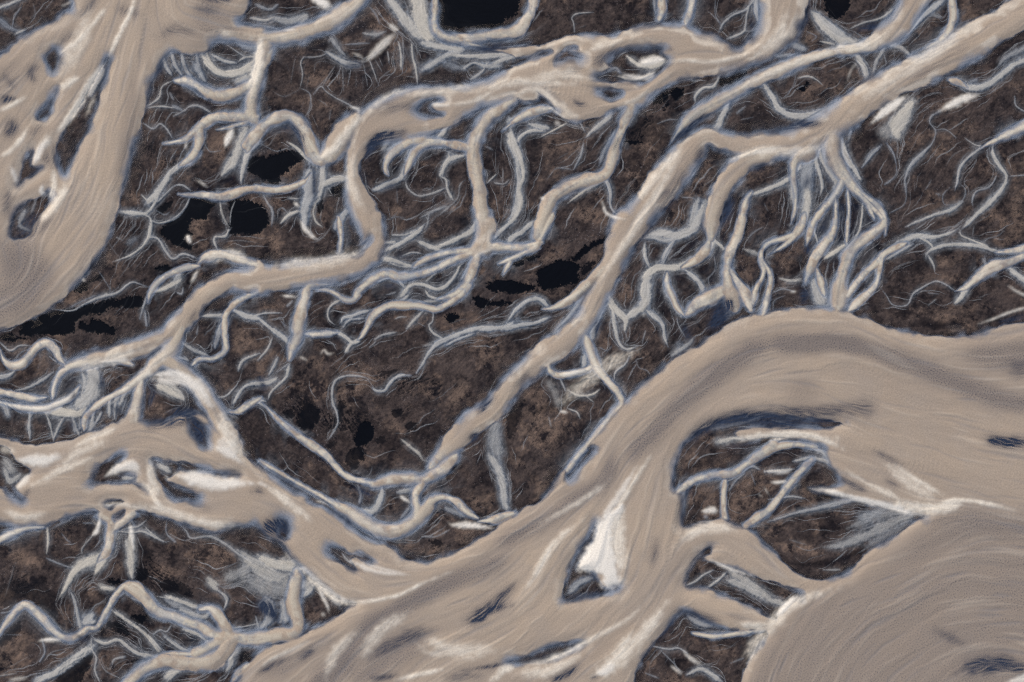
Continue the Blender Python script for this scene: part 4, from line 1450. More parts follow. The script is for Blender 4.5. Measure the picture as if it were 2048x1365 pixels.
def parse(text):
    items = []
    ox = oy = 0.0
    sc = 3.0
    for line in text.splitlines():
        line = line.strip()
        if not line:
            continue
        if line[0] == '@':
            ox, oy, sc = [float(v) for v in line[1:].split()]
            continue
        tag = None
        if '#' in line:
            line, tag = line.split('#', 1)
        f = line.split()
        h = f[0].split(':')
        it = Item()
        it.k = h[0]
        it.a = float(h[1]) if len(h) > 1 else 1.0
        it.c = float(h[2]) if len(h) > 2 else 0.5
        it.tag = tag.strip() if tag else None
        pts, w = [], 10.0
        for s in f[1:]:
            v = [float(q) for q in s.split(',')]
            if len(v) > 2:
                w = v[2]
            pts.append((ox + v[0] / sc, oy + v[1] / sc, w / sc * 0.5))
        it.closed = it.k in 'WIJKVH'
        if it.closed:
            it.p = catmull(np.array(pts)[:, :2], True, 4)
        else:
            if len(pts) == 1:
                pts.append((pts[0][0] + 2, pts[0][1] + 1, pts[0][2]))
            it.p = catmull(pts, False, 5)
            it.p[:, 2] = np.maximum(it.p[:, 2] * (1.02 if it.k == 'R' else 1.0), 1.25)
            seg = np.r_[0, np.cumsum(np.hypot(*np.diff(it.p[:, :2], axis=0).T))]
            it.len = seg[-1]
            ends = np.minimum(seg, seg[-1] - seg)
            it.fade = np.ones(len(seg))
            if len(pts) > 2 or it.len > 20 / sc:
                reach = {'R': 0.16, 'S': 0.3, 'L': 0.3, 'N': 0.3, 'G': 0.1, 'D': 0.2, 'B': 0.2}.get(it.k, 0) * it.len
                floor = {'R': 0.45, 'S': 0.25}.get(it.k, 0.15)
                if reach > 0:
                    q = np.clip(ends / reach, 0, 1)
                    it.fade = floor + (1 - floor) * q * q * (3 - 2 * q)
                    if it.k in 'SL':
                        it.p[:, 2] *= (0.65 + 0.35 * it.fade) * (1.5 if it.k == 'L' else 1.12)
        items.append(it)
    return items


def win(x0, x1, y0, y1):
    i0 = max(0, int(math.floor((x0 - X0) / G)))
    i1 = min(NX, int(math.ceil((x1 - X0) / G)) + 1)
    j0 = max(0, int(math.floor((y0 - Y0) / G)))
    j1 = min(NY, int(math.ceil((y1 - Y0) / G)) + 1)
    return (i0, i1, j0, j1) if i1 > i0 and j1 > j0 else None


TX = np.zeros((NY, NX), F)
TY = np.zeros((NY, NX), F)


def add_flow(w, ax, ay, bx, by, wt):
    i0, i1, j0, j1 = w
    th = 2 * math.atan2(by - ay, bx - ax)
    TX[j0:j1, i0:i1] += wt * math.cos(th)
    TY[j0:j1, i0:i1] += wt * math.sin(th)


def stroke_field(it, pad=0.0, flow=0.0):
    """window and, inside it, the largest (half-width - distance) and (1 - distance/half-width)"""
    p = it.p
    m = p[:, 2].max() + pad
    W = win(p[:, 0].min() - m, p[:, 0].max() + m, p[:, 1].min() - m, p[:, 1].max() + m)
    if W is None:
        return None
    I0, I1, J0, J1 = W
    sd = np.full((J1 - J0, I1 - I0), -pad - 1, F)
    rel = np.full((J1 - J0, I1 - I0), -1, F)
    for k in range(len(p) - 1):
        ax, ay, aw = p[k]
        bx, by, bw = p[k + 1]
        m = max(aw, bw) + pad
        w = win(min(ax, bx) - m, max(ax, bx) + m, min(ay, by) - m, max(ay, by) + m)
        if w is None:
            continue
        i0, i1, j0, j1 = w
        dx, dy = bx - ax, by - ay
        L = dx * dx + dy * dy + 1e-9
        gx = xs[i0:i1][None, :] - F(ax)
        gy = ys[j0:j1][:, None] - F(ay)
        t = np.clip((gx * F(dx) + gy * F(dy)) / F(L), 0, 1)
        d = np.sqrt((gx - t * F(dx)) ** 2 + (gy - t * F(dy)) ** 2)
        hw = F(aw) + t * F(bw - aw)
        a = sd[j0 - J0:j1 - J0, i0 - I0:i1 - I0]
        np.maximum(a, hw - d, out=a)
        r = rel[j0 - J0:j1 - J0, i0 - I0:i1 - I0]
        np.maximum(r, (1 - d / hw) * F(0.5 * (it.fade[k] + it.fade[k + 1])), out=r)
        if flow:
            add_flow(w, ax, ay, bx, by, flow * np.exp(-(d / hw) ** 2 * 1.5) * F(min(1.0, math.sqrt(L) / 6)))
    return W, sd, rel


def poly_field(it, pad=30.0, flow=0.0):
    p = it.p
    W = win(p[:, 0].min() - pad, p[:, 0].max() + pad, p[:, 1].min() - pad, p[:, 1].max() + pad)
    if W is None:
        return None
    I0, I1, J0, J1 = W
    ins = np.zeros((J1 - J0, I1 - I0), bool)
    dist = np.full((J1 - J0, I1 - I0), pad, F)
    X, Y = xs[I0:I1], ys[J0:J1]
    n = len(p)
    for k in range(n):
        ax, ay = p[k]
        bx, by = p[(k + 1) % n]
        lo, hi = min(ay, by), max(ay, by)
        j0, j1 = np.searchsorted(Y, lo), np.searchsorted(Y, hi)
        if j1 > j0:
            xc = ax + (Y[j0:j1] - ay) / (by - ay) * (bx - ax)
            ins[j0:j1] ^= X[None, :] > xc[:, None]
        w = win(min(ax, bx) - pad, max(ax, bx) + pad, lo - pad, hi + pad)
        if w is None:
            continue
        i0, i1, q0, q1 = w
        dx, dy = bx - ax, by - ay
        L = dx * dx + dy * dy + 1e-9
        gx = xs[i0:i1][None, :] - F(ax)
        gy = ys[q0:q1][:, None] - F(ay)
        t = np.clip((gx * F(dx) + gy * F(dy)) / F(L), 0, 1)
        d = np.sqrt((gx - t * F(dx)) ** 2 + (gy - t * F(dy)) ** 2)
        a = dist[q0 - J0:q1 - J0, i0 - I0:i1 - I0]
        np.minimum(a, d, out=a)
        if flow:
            add_flow(w, ax, ay, bx, by, flow * np.exp(-(d / 14) ** 2) * F(min(1.0, math.sqrt(L) / 8)))
    return W, np.where(ins, dist, -dist), ins


items = parse(TRACES)


def inside_any(me, x, y):
    for o in items:
        if o is me or o.k not in 'MW':
            continue
        if o.closed:
            p, q = o.p, np.roll(o.p, -1, axis=0)
            m = (p[:, 1] > y) != (q[:, 1] > y)
            if (x < p[m, 0] + (y - p[m, 1]) / (q[m, 1] - p[m, 1]) * (q[m, 0] - p[m, 0])).sum() % 2:
                return True
        elif (np.hypot(o.p[:, 0] - x, o.p[:, 1] - y) < o.p[:, 2] * 0.9).any():
            return True
    return False


# a channel that does not run into another one thins out
for it in items:
    if it.k == 'M':
        seg = np.r_[0, np.cumsum(np.hypot(*np.diff(it.p[:, :2], axis=0).T))]
        med = np.median(it.p[:, 2])
        for e, dd in ((0, seg), (-1, seg[-1] - seg)):
            x, y = it.p[e, :2]
            if -20 < x < 2068 and -20 < y < 1385 and not inside_any(it, x, y):
                it.p[:, 2] *= 0.35 + 0.65 * np.clip(dd / (3.0 * med), 0, 1) ** 0.7
PAD = 30.0
S = np.full((NY, NX), -PAD, F)               # signed distance to the water's edge, + inside
HW = np.full((NY, NX), 30.0, F)              # half-width of the channel each spot lies in
owner = np.zeros((NY, NX), np.int16)         # which river owns the water
RIV = ['stream', 'west', 'centre', 'diagonal', 'southwest', 'southeast']
D = np.zeros((NY, NX), F)                    # wet dark sand
B = np.zeros((NY, NX), F)                    # dry brown flats
K = np.zeros((NY, NX), F)                    # clear ponds
FL = np.zeros((NY, NX), F)                   # thin silt film of the rivulets
FC = np.zeros((NY, NX), F)                   # how creamy that film is
N_ = np.zeros((NY, NX), F)                   # clear deep-blue shallows
GR = np.zeros((NY, NX), F)                   # grey sediment load
LT = np.zeros((NY, NX), F)                   # pale sediment streaks
QM = np.zeros((NY, NX), F)                   # flats pitted with small irregular pools
SI = np.zeros((NY, NX), F)                   # dry silt
ids = np.zeros((NY, NX), np.int16)
tags = [None]
soft_n = fbm(160, 1.8, 20)
grain = band(2.6, 0.5)
grain2 = band(5.5, 0.5)
wob = fbm(26, 1.5, 3)
ragged = fbm(14, 1.3, 3)


def cut(W):
    return slice(W[2], W[3]), slice(W[0], W[1])


def smax(a, b):
    np.maximum(a, b, out=a)


pending = []                                  # (item, window, mask) of everything that becomes its own object
for kinds in ('W', 'I', 'w', 'M', 'J'):
    for it in items:
        if it.k != kinds:
            continue
        r = poly_field(it, PAD, 0.5) if it.closed else stroke_field(it, PAD, 1.0)
        if r is None:
            continue
        W, sd, aux = r
        c = cut(W)
        if it.k in 'IJ':
            S[c] = np.minimum(S[c], -sd)
            if it.tag:
                pending.append((it, W, sd > 0))
        else:
            up = sd > S[c]
            owner[c][up & (sd > -4)] = RIV.index(it.tag) if it.tag in RIV else 0
            hwl = np.full(sd.shape, 30.0, F) if it.closed else np.clip(sd / np.maximum(aux, 0.02), 2, 60)
            if not it.closed:
                hwl = np.where(aux <= 0.02, np.median(it.p[:, 2]), hwl)
            HW[c] = np.where(up, hwl, HW[c])
            S[c] = np.maximum(S[c], sd)
for it in items:
    if it.k in 'WIMJ':
        continue
    if it.closed:
        r = poly_field(it, 12.0 if it.k != 'H' else 30.0)
        if r is None:
            continue
        W, sd, ins = r
        c = cut(W)
        if it.k == 'K':
            v = sstep(-1.5, 2.0, sd + 1.8 * wob[c] + 0.3 * grain2[c] + 0.7 * ragged[c]) * it.a
            smax(K[c], v)
            m = v > 0.45
        elif it.k == 'V':
            v = sstep(-5, 7, sd + 2.5 * wob[c] + 1.5 * grain[c]) * it.a
            smax(SI[c], v)
            m = v > 0.5
        else:
            v = sstep(-4, 10, sd + 5 * wob[c]) * it.a
            smax(GR[c], v)
            m = None
        if it.tag and m is not None:
            pending.append((it, W, m))
        continue
    r = stroke_field(it, 0.0, {'R': 0.8, 'L': 0.5, 'G': 0.7, 'S': 0.3, 'F': 0.8}.get(it.k, 0.0))
    if r is None:
        continue
    W, sd, rel = r
    c = cut(W)
    if it.k == 'R':
        v = sstep(0.0, 0.75, rel + (0.03 * grain[c] + 0.03 * grain2[c] + 0.06 * wob[c]) * (rel > -0.2)) * it.a
        up = v > FL[c]
        FC[c] = np.where(up, it.c, FC[c])
        smax(FL[c], v)
    elif it.k == 'F':
        pass
    elif it.k == 'Q':
        smax(QM[c], sstep(0.0, 0.9, rel) * it.a)
    elif it.k == 'S':
        v = sstep(0.0, 0.8, rel + 0.10 * wob[c] + 0.06 * grain[c]) * it.a
        smax(SI[c], v)
        if it.tag:
            pending.append((it, W, v > 0.4))
    else:
        v = sstep(0.0, 0.8, rel + 0.10 * wob[c]) * it.a
        smax({'D': D, 'B': B, 'N': N_, 'G': GR, 'L': LT}[it.k][c], v)

# ------------------------------------------------------------------ flow direction and streaks drawn out along it
ax_, ay_ = np.zeros((NY, NX), F), np.zeros((NY, NX), F)
for s, wgt in ((1.5, 1.0), (6, .5), (25, .2), (90, .06)):
    ax_ += wgt * blur(TX, s)
    ay_ += wgt * blur(TY, s)
th = 0.5 * np.arctan2(ay_ - 0.0002, ax_ - 0.0004) + 0.22 * fbm(60, 1.6, 8)
VX, VY = np.cos(th).astype(F), np.sin(th).astype(F)
th2 = 0.5 * np.arctan2(ay_ - 0.0002, ax_ - 0.0004) + 0.10 * fbm(110, 1.8, 20)
VX2, VY2 = np.cos(th2).astype(F), np.sin(th2).astype(F)
JJ, II = np.mgrid[0:NY, 0:NX].astype(F)


def gather(a, y, x):
    return a[np.clip((y + 0.5).astype(np.int32), 0, NY - 1), np.clip((x + 0.5).astype(np.int32), 0, NX - 1)]


def lic(src, n, step=1.0):
    acc = src.copy()
    for sg in (1, -1):
        x, y = II.copy(), JJ.copy()
        px, py = VX * sg, VY * sg
        for k in range(n):
            x += px * step
            y += py * step
            vx, vy = gather(VX, y, x), gather(VY, y, x)
            s = np.where(vx * px + vy * py < 0, -1, 1).astype(F)
            px, py = vx * s, vy * s
            acc += gather(src, y, x) * F(0.5 + 0.5 * math.cos(math.pi * (k + 1) / (n + 1)))
    return (acc - acc.mean()) / acc.std()


white = rng.standard_normal((NY, NX)).astype(F)
lic_f = lic(blur(white, 0.9), 9)
lic_c = lic(band(7, 0.6), 22, 1.5)
lic_l = lic(fbm(60, 1.5, 9), 30, 4.0)
lic_l = lic(lic_l, 20, 8.0)

# ------------------------------------------------------------------ hair-fine runnels following the flow over the land
def blurred(a, sg):
    return blur(a, sg)


land0 = S < -1.5
dens = np.clip(blur(FL, 14.0) * 3.0, 0, 1) + 0.05
dens = dens ** 1.5
dens *= land0 * (1 - K) * sstep(-1.2, 0.8, fbm(120, 1.7, 16))
FINE = np.zeros((NY, NX), F)
VEIN = np.zeros((NY, NX), F)
cum = np.cumsum(dens.ravel().astype(np.float64))


def runnel(field, y, x, n, w, amp, bend):
    pts = []
    px = py = 0.0
    a = 0.0
    for k in range(n):
        yi, xi = int(min(max(y, 0), NY - 1)), int(min(max(x, 0), NX - 1))
        vx, vy = float(VX[yi, xi]), float(VY[yi, xi])
        if vx * px + vy * py < 0:
            vx, vy = -vx, -vy
        if k == 0 and rng.random() < 0.5:
            vx, vy = -vx, -vy
        a = 0.75 * a + bend * rng.standard_normal()
        c_, s_ = math.cos(a), math.sin(a)
        px, py = vx * c_ - vy * s_, vx * s_ + vy * c_
        pts.append((X0 + G * x, Y0 + G * y, w * (0.6 + 0.8 * math.sin(math.pi * (k + .5) / n))))
        x += px * 3.0
        y += py * 3.0
    it = Item()
    it.k = 'f'
    it.p = np.array(pts)
    t = (np.arange(n) + .5) / n
    it.fade = np.sin(math.pi * t) ** 0.7
    r = stroke_field(it)
    if r is None:
        return
    W, sd, rel = r
    c = cut(W)
    smax(field[c], sstep(0.0, 0.9, rel) * amp)


for q in range(5200):
    k = int(np.searchsorted(cum, rng.random() * cum[-1]))
    y, x = divmod(k, NX)
    if q % 5 < 3:
        runnel(FINE, y, x, int(rng.integers(8, 26)), 0.8 + 1.2 * rng.random() ** 2, 0.2 + 0.4 * rng.random(), 0.10)
    else:
        runnel(VEIN, y, x, int(rng.integers(5, 14)), 1.2 + 2.2 * rng.random() ** 2, 0.5 + 0.5 * rng.random(), 0.2)

# long strands of paler and darker sediment drawn out by the current
STR_L = np.zeros((NY, NX), F)
STR_D = np.zeros((NY, NX), F)
wd = ((S > 3) * (0.25 + np.clip(fbm(160, 1.8, 20) * 0.5 + 0.5, 0, 1.5))).astype(np.float64)
cumw = np.cumsum(wd.ravel())
tr_new = []
for q in range(1500):
    k = int(np.searchsorted(cumw, rng.random() * cumw[-1]))
    y, x = divmod(k, NX)
    big = rng.random() ** 2
    pts, px, py = [], 0.0, 0.0
    n = int(14 + 34 * rng.random())
    w = 2.6 + 6.5 * big
    for i in range(n):
        yi, xi = int(min(max(y, 0), NY - 1)), int(min(max(x, 0), NX - 1))
        vx, vy = float(VX2[yi, xi]), float(VY2[yi, xi])
        if vx * px + vy * py < 0 or (i == 0 and rng.random() < 0.5):
            vx, vy = -vx, -vy
        px, py = vx, vy
        pts.append((X0 + G * x, Y0 + G * y, max(0.9, w * math.sin(math.pi * (i + .5) / n))))
        x += px * 3.5
        y += py * 3.5
    it = Item()
    it.k = 'f'
    it.p = np.array(pts)
    it.fade = np.sin(math.pi * (np.arange(n) + .5) / n)
    r = stroke_field(it)
    if r is None:
        continue
    W, sd, rel = r
    c = cut(W)
    smax((STR_L if q % 2 else STR_D)[c], sstep(0, 1, rel) * (0.2 + 0.8 * rng.random()))

STR_L, STR_D = blur(STR_L, 1.3), blur(STR_D, 1.3)
# ------------------------------------------------------------------ surface make-up
N_ = np.clip(0.5 * blur(N_, 2.5) * 1.5 + 0.5 * blur(N_, 7.0) * 1.9, 0, 1)
LT = np.clip(blur(LT, 2.5) * 1.4, 0, 1)
GR = np.clip(blur(GR, 9.0) * 1.6 * (0.88 + 0.12 * lic_l + 0.10 * grain2), 0, 1)
D = blur(D, 4.0)
B = blur(B, 4.0)
SI = np.clip(blur(SI, 1.8) * 1.12 + 0.03 * grain * (SI > 0.06), 0, 1)
HW = blur(HW, 2.0)
land = 1 - sstep(-2, 1, S)
# which way the bank bends: inside bends are shoals, outside bends are cut sharp
Sb = blur(S, 5.0)
gy_, gx_ = np.gradient(Sb, G)
gl = np.sqrt(gx_ ** 2 + gy_ ** 2) + 0.05
turn = np.clip(blur((np.gradient(gx_ / gl, G, axis=1) + np.gradient(gy_ / gl, G, axis=0)), 5.0) * 26, -1, 1)
crisp = blur(((owner == 1) | (owner == 5)).astype(F), 4.0)
asym = np.clip(sstep(-1.0, 0.9, fbm(120, 2.0, 24)) + 0.5 * turn - 0.55 * crisp, 0, 1) ** 1.4
shoal = sstep(0.0, 1.7, fbm(170, 1.8, 30) + 0.7 * turn)
soft = 3.5 + 19.0 * asym + 20.0 * shoal * (1 - 0.5 * crisp)
soft = blur(np.minimum(soft, np.clip(0.9 * HW, 2.0, 24.0)), 3.0)
nw = 1 - sstep(7, 22, HW)
noise_e = 0.12 * lic_f + 0.3 * lic_c + 0.25 * wob + 0.13 * np.clip(HW, 3, 16) * fbm(60, 2.2, 24)
tan = np.clip(sstep(-0.2, 1.0, (S + noise_e) / soft) + 0.10 * grain * (np.abs(S) < soft), 0, 1)
tan *= 1 - nw * 0.42 * sstep(-0.3, 1.3, fbm(55, 1.6, 8))
film_edge = sstep(-0.75, 0.55, (S + noise_e) / np.minimum(soft, 13.0) + 0.10 * grain * (0.3 + asym))
out = np.maximum(-S, 0)
skirt_m = np.exp(-out / (1.2 + 9.0 * asym ** 1.5)) * (np.clip(asym * 1.1 + 0.3, 0, 1) * nw + 0.35 * asym * (1 - nw)) * np.clip(1 + 0.10 * grain + 0.10 * lic_c, 0.1, 2) * 0.5
skirt_r = np.clip(1.1 * blur(FL, 3.0) * (1 + 0.05 * lic_f + 0.08 * lic_c + 0.08 * grain), 0, 1) ** 1.25
core = np.clip(sstep(0.03, 0.9, blur(FL, 0.9) + 0.05 * grain * (FL > 0.03)), 0, 1)
narrow = (1 - sstep(5, 26, HW)) * sstep(0.2, 0.9, S / np.maximum(HW, 2)) * sstep(-1.5, 0.6, fbm(70, 1.6, 12) + 0.5)
lit_crest = 0.7 * np.exp(-((S - soft * 0.9 - 3) / (0.5 * soft + 4.0)) ** 2) * (1 - 0.7 * crisp) * sstep(0.0, 1.5, fbm(150, 1.9, 24) + 0.1) * (1 - sstep(20, 29, S))  # painted light: pale band inside the banks for a raised, lit look
lit_crest = np.clip(lit_crest, 0, 1)
braid = np.clip(FL + nw * (S > -1) * 0.8, 0, 1)
near_r = np.clip(np.maximum(blur(braid, 9.0) * 2.6, blur(braid, 20.0) * 2.6 - 0.25), 0, 1)
smoke = np.clip(blur(FL, 7.0) * 1.1 - 0.06, 0, 0.42) * np.clip(1 + 0.12 * lic_c + 0.25 * wob, 0.3, 1.6)
rim = np.exp(-out / (7.0 + 14.0 * asym)) * (S < 4) * (0.75 + 0.25 * sstep(-1, 1, fbm(60, 1.8, 10)))
patch = sstep(-0.9, 0.9, fbm(70, 1.6, 8))
dark = np.clip(np.maximum(np.maximum(D, rim), near_r * (0.62 + 0.38 * patch)), 0, 1)
blue = np.clip(np.maximum(rim * (0.35 + 0.8 * asym), near_r * (0.35 + 0.6 * patch)), 0, 1)
FLx = np.clip(np.maximum(core, 0) * 0.58 + 0.38 * skirt_r, 0, 1)
FLx = np.maximum(FLx, np.clip(skirt_m, 0, 1) ** 1.2 * land)
FLx = np.maximum(FLx, smoke * land)
FLx = np.maximum(FLx, FINE * 0.8 * land * np.clip(1 + 0.3 * grain, 0, 1.5))
K = np.clip(np.maximum(K * 1.15, 0.85 * sstep(0.55, 0.95, 0.55 * fbm(38, 1.5, 3) + 0.55 * lic_c + 0.75 * (QM - 0.35)) * QM ** 0.5 * land), 0, 1)
FLx *= 1 - 0.9 * K * (1 - np.clip(1.6 * core, 0, 1))
FC = np.clip(blur(FC * FL, 2.5) / np.maximum(blur(FL, 2.5), 0.02) * 0.75 + 0.5 * core ** 2 * np.clip(FL * 1.2, 0, 1), 0, 1)
FC = np.where(FL < 0.05, 0.35, FC)
N2 = np.clip(N_ * (1 + 0.14 * lic_f + 0.16 * lic_c) + 0.09 * grain * (N_ > 0.05), 0, 1)
ero = fbm(70, 1.6, 2.5)
fib = np.clip(lic_f * 0.5 + lic_c * 0.5, -2.5, 2.5)
veil = fbm(45, 1.7, 4)
thread = np.exp(-(veil / 0.06) ** 2) * sstep(0.0, 1.2, fbm(80, 1.6, 20)) * land * 0.32 * np.clip(0.7 + 0.4 * grain2, 0, 1) * (1 - K)
crack = np.exp(-(fbm(30, 1.5, 2.5) / 0.16) ** 2) * sstep(-0.5, 0.9, fbm(90, 1.6, 14)) * land
bigp = fbm(150, 1.9, 12)
crack = np.clip(np.maximum(crack, 0.8 * sstep(0.2, 2.0, 0.7 * ero + 0.9 * bigp)) + 0.5 * VEIN, 0, 1)
feather = np.exp(-((fbm(22, 1.4, 2.2) + 0.5 * lic_c) / 0.22) ** 2) * sstep(-0.2, 1.2, fbm(75, 1.7, 10)) * land
crack = np.clip(np.maximum(crack, 0.85 * feather), 0, 1)
B = np.clip(np.maximum(B * 1.15, 0.75 * sstep(0.2, 1.5, -bigp + 0.35 * ero)) * (1 - 0.6 * crack), 0, 1)
LTm = np.clip(LT * (1 + 0.1 * wob + 0.06 * lic_f), 0, 1)
FLraw = FL
FL = FLx

fbm_land = fbm(45, 1.75, 3.5)
# relief in metres: channels are shaped as low convex ridges so the sun shades their sides
rough = np.clip(land * (1 - 0.8 * np.clip(FLraw, 0, 1)) * (1 - K) * (1 - 0.8 * np.clip(SI, 0, 1)), 0, 1)
hwm = np.clip(HW, 2.0, 30.0)
Sp = np.clip(S + 0.4 * wob, 0, hwm)
gain = 0.18 - 0.06 * sstep(12, 30, hwm)
dome = gain * hwm * M_PER * (1 - (1 - Sp / hwm) ** 2)
H = blur(dome, 1.6) + 0.6 * blur(core, 1.1) * land + rough * (-0.24 * fbm_land + 0.03 * lic_c - 0.22 * crack)
H += (S > 3) * np.clip((S - 3) / 8, 0, 1) * (0.16 * lic_l + 0.30 * (STR_L - STR_D) + 0.05 * GR * grain2) + 0.35 * SI + 0.30 * LTm * (S > 0) - 0.45 * N2 - 0.3 * K
H += 0.9 * sstep(0, -40, S) * (1 - K) * 0.5
H = blur(H, 0.8)

# ------------------------------------------------------------------ which vertex belongs to which object
REG = []                                      # (name, label, category, kind)


def reg(*a):
    REG.append(a)
    return len(REG) - 1


reg('ground', 'dark brown black sand plain between the river channels', 'sand plain', 'structure')
REG_R = [
    reg('stream', 'narrow pale side streams braiding over the dark sand plain', 'stream', 'structure'),
    reg('river', 'wide smooth tan river curving down the left edge', 'river', 'structure'),
    reg('river', 'looping tan river winding through the centre to the left edge', 'river', 'structure'),
    reg('river', 'straight tan river running diagonally down from the upper right corner', 'river', 'structure'),
    reg('river', 'cream braid fanning out below the rounded dark island at left', 'river', 'structure'),
    reg('river', 'broadest river sweeping across the lower right with a grey current band', 'river', 'structure')]
reg('rivulet', 'fine bluish white rivulets spread over the dark sand', 'rivulet', 'structure')
idv = np.zeros((NY, NX), np.int16)
idv[FLraw > 0.35] = 7
wet = tan > 0.5
for q, rid in enumerate(REG_R):
    idv[wet & (owner == q)] = rid
GRP = {'pond': 'ponds on the sand plain', 'island': 'islands in the river', 'silt_bar': 'pale silt bars'}
for want in ('island', 'pond', 'silt_bar'):
    for it, W, m in pending:
        nm, lab = it.tag.split('|')
        if nm != want:
            continue
        c = cut(W)
        mm = m & (~wet[c]) if nm != 'silt_bar' else m
        if mm.sum() < 30:
            continue
        idv[c][mm] = reg(nm, lab, nm.replace('_', ' '), 'thing')

# ------------------------------------------------------------------ material
def lin(r, g, b):
    f = lambda v: (v / 255 / 12.92) if v / 255 <= 0.04045 else ((v / 255 + 0.055) / 1.055) ** 2.4
    return (f(r), f(g), f(b), 1.0)


mat = bpy.data.materials.new("sandur_silt_and_water")
mat.use_nodes = True
nt = mat.node_tree
nd, lk = nt.nodes, nt.links
bsdf = nd["Principled BSDF"]


def attr(name):
    n = nd.new("ShaderNodeAttribute")
    n.attribute_name = name
    s = nd.new("ShaderNodeSeparateColor")
    lk.new(n.outputs["Color"], s.inputs[0])
    return [s.outputs[0], s.outputs[1], s.outputs[2], n.outputs["Alpha"]]


def math_(op, a, b=None, clamp=False):
    n = nd.new("ShaderNodeMath")
    n.operation = op
    n.use_clamp = clamp
    for i, v in enumerate((a, b)):
        if v is None:
            continue
        if isinstance(v, (int, float)):
            n.inputs[i].default_value = v
        else:
            lk.new(v, n.inputs[i])
    return n.outputs[0]


def mix(fac, a, b):
    n = nd.new("ShaderNodeMix")
    n.data_type = 'RGBA'
    if isinstance(fac, (int, float)):
        n.inputs["Factor"].default_value = fac
    else:
        lk.new(fac, n.inputs["Factor"])
    for nm, v in (("A", a), ("B", b)):
        s = [q for q in n.inputs if q.name == nm and q.type == 'RGBA'][0]
        if isinstance(v, tuple):
            s.default_value = v
        else:
            lk.new(v, s)
    return [q for q in n.outputs if q.type == 'RGBA'][0]


tc = nd.new("ShaderNodeTexCoord")


def noise(scale, detail=4, rough=0.55, dist=0.0):
    n = nd.new("ShaderNodeTexNoise")
    n.inputs["Scale"].default_value = scale
    n.inputs["Detail"].default_value = detail
    n.inputs["Roughness"].default_value = rough
    n.inputs["Distortion"].default_value = dist
    lk.new(tc.outputs["Object"], n.inputs["Vector"])
    return n.outputs[0]


def remap(v, a, b):
    n = nd.new("ShaderNodeMapRange")
    n.clamp = True
    lk.new(v, n.inputs[0])
    n.inputs[1].default_value = a
    n.inputs[2].default_value = b
    return n.outputs[0]


aDark, aBlue, aBrown, aPond = attr("ground_mix")
aFilm, aCream, aEdge, aThread = attr("film_mix")
aTan, aGrey, aLight, aSilt = attr("water_mix")
aNarrow, aCrack, aFlow, aLitCrest = attr("more_mix")
aSL, aSD, aNw, _w = attr("strand_mix")
aNavy, aFib, aGrain, aEro = attr("detail_mix")
n_big = noise(0.025, 5, 0.6, 0.6)
n_mid = noise(0.075, 6, 0.58, 1.2)
n_fine = noise(0.9, 3, 0.7)
# bare black sand to brown silt crust
crust = math_('ADD', math_('MULTIPLY', n_mid, 0.75), math_('MULTIPLY', aEro, 0.45))
crust = math_('ADD', crust, math_('MULTIPLY', n_fine, 0.10))
g0 = mix(remap(crust, 0.36, 0.86), lin(36, 31, 33), lin(82, 70, 65))
g0 = mix(math_('MULTIPLY', remap(n_big, 0.52, 0.75), 0.35), g0, lin(94, 78, 70))
brown = math_('MULTIPLY', aBrown, remap(math_('ADD', math_('MULTIPLY', n_mid, 0.9), math_('MULTIPLY', aEro, 0.5)), 0.45, 0.8))
col = mix(brown, g0, lin(124, 103, 89))
col = mix(math_('MULTIPLY', aCrack, 0.5), col, lin(19, 17, 21))
col = mix(aDark, col, mix(aBlue, lin(19, 17, 21), lin(20, 26, 40)))
col = mix(aPond, col, lin(9, 11, 17))
fc = mix(aCream, lin(136, 145, 157), lin(202, 191, 174))
col = mix(aThread, col, lin(150, 140, 138))
col = mix(aFilm, col, fc)
col = mix(aEdge, col, mix(aNw, lin(80, 88, 102), lin(128, 140, 156)))
tanc = mix(remap(aFlow, 0.15, 0.85), lin(160, 142, 125), lin(181, 160, 138))
tanc = mix(math_('MULTIPLY', remap(n_big, 0.4, 0.7), 0.35), tanc, lin(158, 145, 133))
tanc = mix(math_('MULTIPLY', aGrey, 0.9), tanc, lin(129, 117, 109))
tanc = mix(math_('MULTIPLY', math_('MULTIPLY', aGrey, remap(aGrain, 0.45, 0.95)), 0.75), tanc, lin(80, 75, 76))
tanc = mix(math_('MULTIPLY', aNarrow, 0.85), tanc, lin(208, 196, 174))
tanc = mix(math_('MULTIPLY', aSD, 0.32), tanc, lin(120, 120, 124))
tanc = mix(math_('MULTIPLY', aSL, 0.14), tanc, lin(232, 218, 198))
tanc = mix(math_('MULTIPLY', aLitCrest, 0.6), tanc, lin(232, 218, 198))  # lit-looking bank band painted into the water colour
col = mix(aTan, col, tanc)
col = mix(aNavy, col, lin(44, 52, 68))
col = mix(aLight, col, lin(232, 218, 198))
col = mix(aSilt, col, lin(228, 217, 202))
